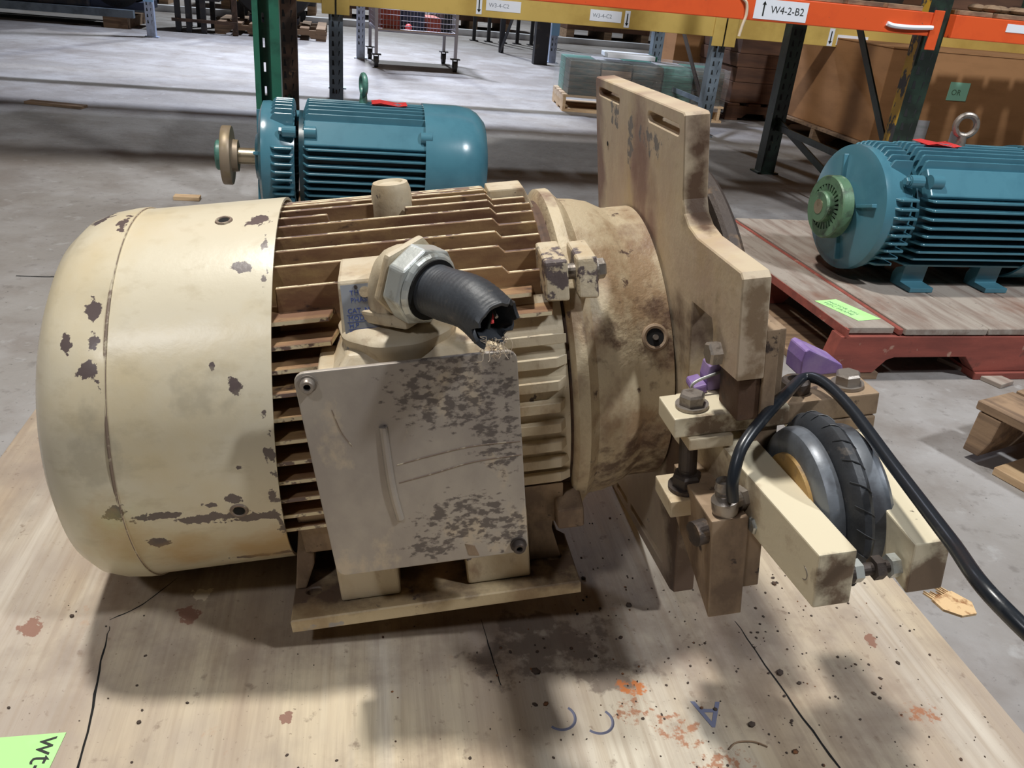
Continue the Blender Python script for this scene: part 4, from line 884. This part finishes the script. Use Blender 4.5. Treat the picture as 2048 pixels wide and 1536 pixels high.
brace(OR, (fr[0] + .02 * V.x, fr[1] + .3, .06), (*rr2, .27), RDGREEN, .034)
# second bay of heavier green post beside the left upright
# yellow beam rack
YR = thing('pallet_rack', 'yellow beamed pallet rack on grey uprights behind the orange one', 'rack', (0, 5.2, 0))
yl, yr = rel(YR, (-1.172, 4.96)), rel(YR, (1.058, 5.47)); Uy = (Vector((*yr, 0)) - Vector((*yl, 0))).normalized(); Vy = Vector((-Uy.y, Uy.x, 0))
yr2 = (yr[0] + Uy.x * 2.35, yr[1] + Uy.y * 2.35); yl2 = (yl[0] - Uy.x * 2.35, yl[1] - Uy.y * 2.35)
for p_ in (yl, yr, yr2, yl2):
    column(YR, *p_, None, GSTEEL); q_ = (p_[0] + Vy.x * 1.07, p_[1] + Vy.y * 1.07); column(YR, *q_, None, GSTEEL)
    brace(YR, (*p_, .20), (*q_, .20), GSTEEL); brace(YR, (*p_, .12), (*q_, .9), DARKSTEEL, .035)
for a, b in ((yl, yr), (yr, yr2), (yl2, yl)):
    if a is yl2: 
        pass
    Mr = beam(YR, (a[0] + Uy.x * .04, a[1] + Uy.y * .04), (b[0] - Uy.x * .04, b[1] - Uy.y * .04), .592, .72, YELLOW)
    Lb = math.hypot(b[0] - a[0], b[1] - a[1]) - .08; hook(YR, Mr, -.0, .592, .72, YELLOW); hook(YR, Mr, Lb, .592, .72, YELLOW)
    if a is yl:
        label_plate(YR, Mr, .79, .628, .20, .058, 'W3-4-C2', .03); label_plate(YR, Mr, .735, .605, .032, .09, '', .02, arrow=(.016, False))
        label_plate(YR, Mr, 1.40, .622, .19, .06, 'W3-4-C2', .03); label_plate(YR, Mr, 1.61, .60, .032, .09, '', .02, arrow=(.016, False))
    if a is yr:
        label_plate(YR, Mr, .70, .603, .21, .06, 'W3-4-B2', .034); label_plate(YR, Mr, .64, .595, .035, .10, '', .02, arrow=(.017, False))
    beam(YR, (a[0] + Vy.x * 1.07, a[1] + Vy.y * 1.07), (b[0] + Vy.x * 1.07, b[1] + Vy.y * 1.07), .60, .72, YELLOW)
# unseen upper level added to the yellow rack, its cartons shade the floor
for a, b in ((yl, yr), (yr, yr2), (yl2, yl)):
    for off in (0, 1.07):
        beam(YR, (a[0] + Vy.x * off + Uy.x * .04, a[1] + Vy.y * off + Uy.y * .04), (b[0] + Vy.x * off - Uy.x * .04, b[1] + Vy.y * off - Uy.y * .04), 1.42, 1.54, YELLOW)
    for k in range(2):
        q = (a[0] + Uy.x * (.1 + k * 1.1), a[1] + 5.2 + Uy.y * (.1 + k * 1.1))
        cbox('cardboard_box', 'carton on the upper yellow rack level, %s bay, %s side' % ({0: 'centre', 1: 'right', 2: 'left'}[[yl, yr, yl2].index(a)], ('left', 'right')[k]), 'box', (q[0], q[1], 1.541), GA, 1.05, 1.0, .9, CARD)
# far pale uprights
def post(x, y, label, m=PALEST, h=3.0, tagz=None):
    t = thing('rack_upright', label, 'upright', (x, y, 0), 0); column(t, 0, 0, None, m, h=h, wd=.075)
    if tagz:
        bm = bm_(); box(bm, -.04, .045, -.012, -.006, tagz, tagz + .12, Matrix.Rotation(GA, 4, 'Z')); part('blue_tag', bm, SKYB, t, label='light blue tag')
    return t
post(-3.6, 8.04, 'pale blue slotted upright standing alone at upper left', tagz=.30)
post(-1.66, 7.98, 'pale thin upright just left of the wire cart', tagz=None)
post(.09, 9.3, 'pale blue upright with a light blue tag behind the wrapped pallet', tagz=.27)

# ---------------------------------------------------------------- loads
bx = cbox('cardboard_box', 'very large brown cardboard box on a pallet under the yellow beam at right', 'box', (1.93, 5.02, .121), math.radians(13), 1.9, 1.15, .52, CARD)
Mb = Matrix.Rotation(0, 4, 'Z')
def stick(parent, x, z, w_, h_, m, name, txt=None, lab=None):
    bm = bm_(); box(bm, x, x + w_, -.0025, -.001, z, z + h_); o = part(name, bm, m, parent, label=lab)
    if txt: text_obj('lettering', txt, h_ * .45, axes((x + w_ * .15, -.003, z + h_ * .3), (1, 0, 0), (0, 0, 1)), FADEINK, parent, .0002)
stick(bx, .42, .27, .13, .10, MINT, 'sticky_note', 'OR', 'mint green sticky note'); stick(bx, .16, .02, .2, .13, PACKW, 'shipping_label'); stick(bx, .52, .01, .09, .09, PACKW, 'shipping_label')
pallet('pallet beneath the very large cardboard box', (1.90, 4.98, 0), math.radians(13), 1.95, 1.2, .12, WOOD, WOOD, 10, .1)
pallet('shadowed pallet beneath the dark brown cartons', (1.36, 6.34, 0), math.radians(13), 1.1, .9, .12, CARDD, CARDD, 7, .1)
zz = .121
for k, hh in enumerate((.14, .10, .09, .10)):
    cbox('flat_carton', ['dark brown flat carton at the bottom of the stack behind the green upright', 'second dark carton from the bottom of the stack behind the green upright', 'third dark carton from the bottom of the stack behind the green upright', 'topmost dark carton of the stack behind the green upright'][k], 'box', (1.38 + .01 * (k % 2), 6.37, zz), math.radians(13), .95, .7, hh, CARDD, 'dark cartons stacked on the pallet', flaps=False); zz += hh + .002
cbox('tall_carton', 'pale tan carton wrapped in film beside the dark carton stack', 'box', (1.02, 7.05, 0), math.radians(13), .26, .5, .62, CARD, flaps=False)
# stretch wrapped pallet
wpl = pallet('small tan pallet under the film wrapped green packets', (.17, 6.02, 0), math.radians(100), .62, 1.2, .11, PALEW, PALEW, 5, .1)
wpl.rotation_euler = (0, 0, math.radians(8)); wpl.location = (.16, 5.98, 0)
for ch in list(wpl.children): bpy.data.objects.remove(ch)
Wd, Dd = 1.15, .50
for i in range(4):
    bm = bm_(); y = i * .133; box(bm, 0, Wd, y, y + .1, .095, .11); part('deck_board', bm, PALEW, wpl, bevel=.002, seg=1)
for x in (0, Wd / 2, Wd - .04):
    bm = bm_(); box(bm, x, x + .02, 0, Dd, .016, .094); part('stringer', bm, PALEW, wpl)
for y in (0, .2, .4):
    bm = bm_(); box(bm, 0, Wd, y, y + .1, 0, .0155); part('bottom_board', bm, PALEW, wpl)
names = ['bottom', 'second', 'third', 'fourth', 'top']
for c_ in range(5):
    for k in range(5):
        m_ = [PACKD, WOOD if k < 4 else PACKD, PACKD, BLUEGREY, PACKD][c_]
        t_ = bm_(); box(t_, 0, .21, 0, .225, 0, .043); o = part('tile_packet', t_, m_, bevel=.004)
        tag(o, '%s packet of the %s front column on the wrapped pallet' % (names[k], ['first', 'second', 'third', 'fourth', 'fifth'][c_]), 'packet', 'packets on the wrapped pallet')
        a = math.radians(8); ox, oy = .03 + c_ * .22, .02; o.location = (.16 + ox * math.cos(a) - oy * math.sin(a), 5.98 + ox * math.sin(a) + oy * math.cos(a), .1105 + k * .0445); o.rotation_euler = (0, 0, a)
        t_ = bm_(); box(t_, 0, .21, 0, .225, 0, .043); o = part('tile_packet', t_, [BLUEGREY, PACKW, BLUEGREY, PACKW, BLUEGREY][c_], bevel=.004)
        tag(o, '%s packet of the %s rear column on the wrapped pallet' % (names[k], ['first', 'second', 'third', 'fourth', 'fifth'][c_]), 'packet', 'packets on the wrapped pallet')
        oy = .255; o.location = (.16 + ox * math.cos(a) - oy * math.sin(a), 5.98 + ox * math.sin(a) + oy * math.cos(a), .1105 + k * .0445); o.rotation_euler = (0, 0, a)
bm = bm_(); n = 44; rings = []
for k in range(9):
    z = .075 + k * .034; ring = []
    for i in range(n):
        a = 2 * PI * i / n; cx, cy = math.cos(a), math.sin(a); s = 1 / max(abs(cx), abs(cy)) ; x = Wd / 2 + cx * s * (Wd / 2 + .012 - .004 * random.random()); y = Dd / 2 + cy * s * (Dd / 2 + .012 - .004 * random.random()); ring.append(bm.verts.new((x, y, z + random.uniform(-.004, .004))))
    rings.append(ring)
for A, B in zip(rings, rings[1:]):
    for i in range(n): bm.faces.new((A[i], A[(i + 1) % n], B[(i + 1) % n], B[i]))
ctr = bm.verts.new((Wd / 2, Dd / 2, .352))
for i in range(n): bm.faces.new((rings[-1][i], rings[-1][(i + 1) % n], ctr))
o = tag(part('stretch_wrap', bm, WRAP, smooth=True), 'clear shiny stretch film around the packets on the small tan pallet', 'film'); o.location = (.16, 5.98, 0); o.rotation_euler = (0, 0, math.radians(8))
bm = bm_(); box(bm, 0, .34, 0, .24, 0, .03); o = tag(part('paper_packet', bm, WHITE, bevel=.004), 'white sheet packet with green edge on top of the film wrapped load', 'packet'); o.location = (.44, 6.15, .358); o.rotation_euler = (0, .0, math.radians(8))
bm = bm_(); box(bm, .342, .352, 0, .24, 0, .03); e_ = part('green_edge', bm, RGREEN, o, label='green edge strip')
# items on the orange shelf, right
def at_r(t, s, z): return (FR[0] + U.x * t + V.x * s, FR[1] + U.y * t + V.y * s, z)
cbox('cardboard_box', 'small brown carton on the orange shelf left of the yellow edged upright', 'box', at_r(-.42, .25, .859), GA, .22, .3, .25, CARD)
bm = bm_(); lathe(bm, [(0, .05), (.02, .055), (.06, .05), (.09, .02), (.13, .02), (.13, 0)], (0, 0, 0), (0, 0, 1), 28); o = tag(part('iron_fitting', bm, BLACKM, smooth=True), 'small black iron fitting on the orange shelf beside the upright', 'fitting'); o.location = at_r(-.14, .12, .859)
cbox('wooden_crate', 'dark wooden crate on the orange shelf at far right', 'crate', at_r(.22, .30, .859), GA, .9, .5, .4, CARDD, flaps=False)
cbox('wooden_crate', 'green grey crate on the orange shelf in front of the dark one', 'crate', at_r(.55, .06, .859), GA, .35, .2, .07, HUBG, flaps=False)
bm = bm_(); 
for k in range(14):
    bmesh.ops.create_icosphere(bm, subdivisions=2, radius=1, matrix=Matrix.Translation((random.uniform(-.1, .12), random.uniform(-.03, .03), .012)) @ Matrix.Diagonal((.035, .03, .014, 1)))
o = tag(part('dirty_rag', bm, WOOD, smooth=True), 'crumpled brown rag on the orange shelf right of the upright', 'rag'); o.location = at_r(.25, .03, .859); o.rotation_euler = (0, 0, GA)
for k, (t_, w_) in enumerate(((-1.7, .5), (-1.05, .5))):  # unseen cartons added on the orange shelf to block light above the floor
    cbox('cardboard_box', ['brown carton on the orange shelf left of centre, above frame edge', 'brown carton on the orange shelf right of centre, above frame edge'][k], 'box', at_r(t_, .15, .859), GA, w_, .8, .5, CARD)
for off in (0, 1.05):  # unseen upper level of the left bay, added with cartons to darken the floor
    q0 = (far_l[0] + V.x * off + U.x * .04, far_l[1] + V.y * off + U.y * .04); q1 = (fl[0] + V.x * off - U.x * .04, fl[1] + V.y * off - U.y * .04)
    beam(OR, q0, q1, 2.16, 2.26, ORANGE)
for k in range(3):
    cbox('cardboard_box', ['left', 'middle', 'right'][k] + ' carton of three above the frame on the left rack bay', 'box', at_r(-2.42 - 2.36 + k * .78, -.02, 2.261), GA, .74, .72, .6, CARD)
# ---------------------------------------------------------------- wire cart
ct = thing('wire_cart', 'grey wire basket cart on casters beyond the racks', 'cart', (-1.42, 7.46, 0), math.radians(16))
CW, CDp = .68, .62
for x, y in ((0, 0), (CW, 0), (0, CDp), (CW, CDp)):
    bm = bm_(); box(bm, x - .013, x + .013, y - .013, y + .013, .11, 1.2); part('leg', bm, WIRE, ct)
    bm = bm_(); box(bm, x - .04, x + .04, y - .03, y + .03, .10, .109); cyl(bm, (x - .016, y, .045), (x + .016, y, .045), .044, n=20); box(bm, x - .022, x - .017, y - .02, y + .02, .04, .10); box(bm, x + .017, x + .022, y - .02, y + .02, .04, .10); part('caster', bm, CASTW, ct)
for z in (.30, .9):
    for a, b in (((0, 0), (CW, 0)), ((CW, 0), (CW, CDp)), ((CW, CDp), (0, CDp)), ((0, CDp), (0, 0))):
        bm = bm_(); d = Vector((b[0] - a[0], b[1] - a[1], 0)); cyl(bm, (*a, z), (*b, z), .014, n=8); part('rail', bm, WIRE, ct)
bm = bm_(); box(bm, 0, CW, 0, CDp, .285, .295); part('tray', bm, WIRE, ct)
bm = bm_()
for i in range(1, 24):
    for y in (0, CDp): cyl(bm, (i * CW / 24, y, .30), (i * CW / 24, y, .9), .0022, n=4, cap=False)
    for x in (0, CW): cyl(bm, (x, i * CDp / 24, .30), (x, i * CDp / 24, .9), .0022, n=4, cap=False)
for i in range(1, 16):
    z = .30 + i * .04
    for y in (0, CDp): cyl(bm, (0, y, z), (CW, y, z), .0022, n=4, cap=False)
    for x in (0, CW): cyl(bm, (x, 0, z), (x, CDp, z), .0022, n=4, cap=False)
o = part('wire_mesh', bm, WIRE, ct); o['kind'] = 'stuff'
def cart_item(name, label, cat, x, y, sx_, sy_, h_, m, z=.296):
    bm = bm_(); box(bm, -sx_ / 2, sx_ / 2, -sy_ / 2, sy_ / 2, 0, h_); o = tag(part(name, bm, m, bevel=.01, seg=2), label, cat); a = math.radians(16)
    o.location = (-1.42 + x * math.cos(a) - y * math.sin(a), 7.46 + x * math.sin(a) + y * math.cos(a), z); o.rotation_euler = (0, 0, a)
cart_item('tool_case', 'dark red case inside the wire cart at left', 'case', .12, .25, .16, .4, .25, REDM); cart_item('tool_case', 'navy blue case inside the wire cart', 'case', .32, .3, .2, .4, .22, NAVY)
cart_item('tool_case', 'orange red bin inside the wire cart at right', 'bin', .50, .28, .12, .4, .12, REDM); cart_item('tool_case', 'small black case at the right end inside the wire cart', 'case', .615, .3, .08, .4, .22, BLACKM)
bm = bm_(); bmesh.ops.create_uvsphere(bm, u_segments=16, v_segments=10, radius=.03); o = tag(part('small_ball', bm, RED, smooth=True), 'small pink orange ball shape inside the wire cart', 'ball'); o.location = (-1.17, 7.58, .328)

# ---------------------------------------------------------------- far clutter
mc = thing('machine', 'dark machine on a skid at the upper left edge with red and blue panels', 'machine', (-5.85, 8.15, 0), math.radians(13))
bm = bm_(); box(bm, 0, 1.9, 0, .08, .10, .17); part('skid_rail', bm, GSTEEL, mc)
bm = bm_(); box(bm, 0, 1.9, .8, .88, .10, .17); part('skid_rail', bm, GSTEEL, mc)
for x in (.1, 1.62):
    bm = bm_(); box(bm, x, x + .22, .0, .9, 0, .099); part('skid_block', bm, WOOD, mc)
bm = bm_(); box(bm, 0, 1.5, .05, .8, .171, .9); part('machine_body', bm, DARKMACH, mc, bevel=.02)
bm = bm_(); box(bm, .75, 1.15, .03, .048, .25, .5); part('red_panel', bm, REDM, mc)
bm = bm_(); box(bm, .58, .68, .0, .048, .22, .45); part('blue_panel', bm, SKYB, mc)
bm = bm_(); cyl(bm, (1.75, .1, .42), (1.75, .7, .42), .24, n=36); part('round_drum', bm, BLACKM, mc, smooth=True)
bm = bm_(); box(bm, 1.5, 2.0, .1, .7, .171, .24); part('drum_cradle', bm, NAVY, mc)
dr = thing('drum', 'large black drum lying on a wooden pallet behind the green upright', 'drum', (-2.85, 9.3, .121), math.radians(13))
bm = bm_(); lathe(bm, [(0, 0), (0, .42), (.03, .44), (.5, .44), (.53, .42), (.53, 0)], (0, 0, .46), (0, 1, 0), 48); part('drum_body', bm, BLACKM, dr, smooth=True)
bm = bm_(); box(bm, -.25, .25, .05, .48, 0, .06); part('cradle', bm, NAVY, dr)
pallet('wooden pallet under the black drum', (-3.35, 8.95, 0), math.radians(13), 1.1, 1.0, .12, WOOD, WOOD, 7, .1)
cr = thing('steel_stillage', 'dark steel stillage frame left of the black drum', 'stillage', (-3.75, 8.75, 0), math.radians(13))
for x in (.08, .18, .32, .62):
    bm = bm_(); box(bm, x, x + .05, 0, .05, 0, 1.0); part('post', bm, RBROWN if x > .5 else DARKMACH, cr); bm = bm_(); box(bm, x, x + .05, .7, .75, 0, 1.0); part('post', bm, DARKMACH, cr)
bm = bm_(); box(bm, .05, .5, .051, .699, .30, .9); part('panel_load', bm, DARKMACH, cr)
bm = bm_(); box(bm, .05, .67, -.02, -.001, .1, .13); part('lower_rail', bm, RBROWN, cr)
# white barrier strip far back
bm = bm_(); box(bm, -7, 12, 0, .12, .0, .075); o = part('trim_1', bm, CURB); o['kind'] = 'structure'; o.location = (-1.0, 11.9, 0); o.rotation_euler = (0, 0, GA)
# yellow fork cart
yc = thing('pallet_jack', 'yellow pallet truck far behind the left uprights', 'pallet truck', (-3.9, 11.0, 0), GA)
bm = bm_(); box(bm, 0, .9, 0, .5, .42, .6); part('truck_body', bm, CHAIRY, yc, bevel=.01)
bm = bm_(); box(bm, .35, .8, -.02, -.001, .30, .42); part('front_panel', bm, CHAIRY, yc)
for x in (.1, .8):
    bm = bm_(); cyl(bm, (x, .0, .1), (x, .08, .1), .1, n=20); part('wheel', bm, BLACKM, yc); bm = bm_(); box(bm, x - .03, x + .03, .081, .12, .1, .42); part('fork_leg', bm, CHAIRY, yc)
# dark column and brace, background stock
fc = thing('rack_upright', 'dark double upright with a slanting brace right of the wire cart', 'upright', (-.03, 9.0, 0), GA)
bm = bm_(); box(bm, -.07, .07, 0, .1, 0, 3); part('upright_post', bm, DARKMACH, fc); bm = bm_(); box(bm, -.25, -.2, 1.0, 1.05, 0, 3); part('upright_post', bm, DARKMACH, fc)
brace(fc, (-.24, 1.0, .0), (-.05, .1, 1.2), DARKMACH, .05)
stock = [(-1.6, 12.9, 1.1, .8, CARDD, 'dark red brown crate beyond the wire cart'), (.3, 13.4, 1.3, .7, CARDD, 'dark crate far behind the film wrapped pallet'), (2.0, 13.8, 1.4, .9, CARDD, 'brown crate in the far right background'), (-4.6, 12.6, 1.3, .9, DARKMACH, 'dark crate in the far left background'),
         (-3.0, 13.2, 1.2, .8, CARDD, 'brown crate far behind the yellow pallet truck'), (4.0, 14.2, 1.5, .9, CARDD, 'dark crate at the farthest right background'), (-6.6, 12.0, 1.4, .9, CARDD, 'brown crate at the farthest left background')]
for x, y, w_, h_, m_, lb in stock:
    t = thing('storage_crate', lb, 'crate', (x, y, 0), GA)
    bm = bm_(); box(bm, 0, w_, 0, .9, .12, h_ + .1); part('crate_body', bm, m_, t, bevel=.01)
    for k in range(3):
        bm = bm_(); box(bm, k * (w_ - .12) / 2, k * (w_ - .12) / 2 + .12, 0, .9, 0, .119); part('runner', bm, WOOD, t)
    for k in range(4):
        bm = bm_(); box(bm, k * (w_ - .05) / 3, k * (w_ - .05) / 3 + .05, -.014, -.001, .12, h_ + .1); part('batten', bm, m_, t)
for k in range(6):
    p = (-.9 + k * .18, 11.2 + k * .04); t = thing('steel_stanchion', 'thin dark steel stanchion in the row beyond the wire cart', 'stanchion', (p[0], p[1], 0), GA, 'stanchions in the row beyond the cart')
    bm = bm_(); box(bm, -.02, .02, -.02, .02, 0.011, .9); part('post', bm, DARKMACH, t); bm = bm_(); box(bm, -.05, .05, -.05, .05, 0, .01); part('foot', bm, DARKMACH, t)
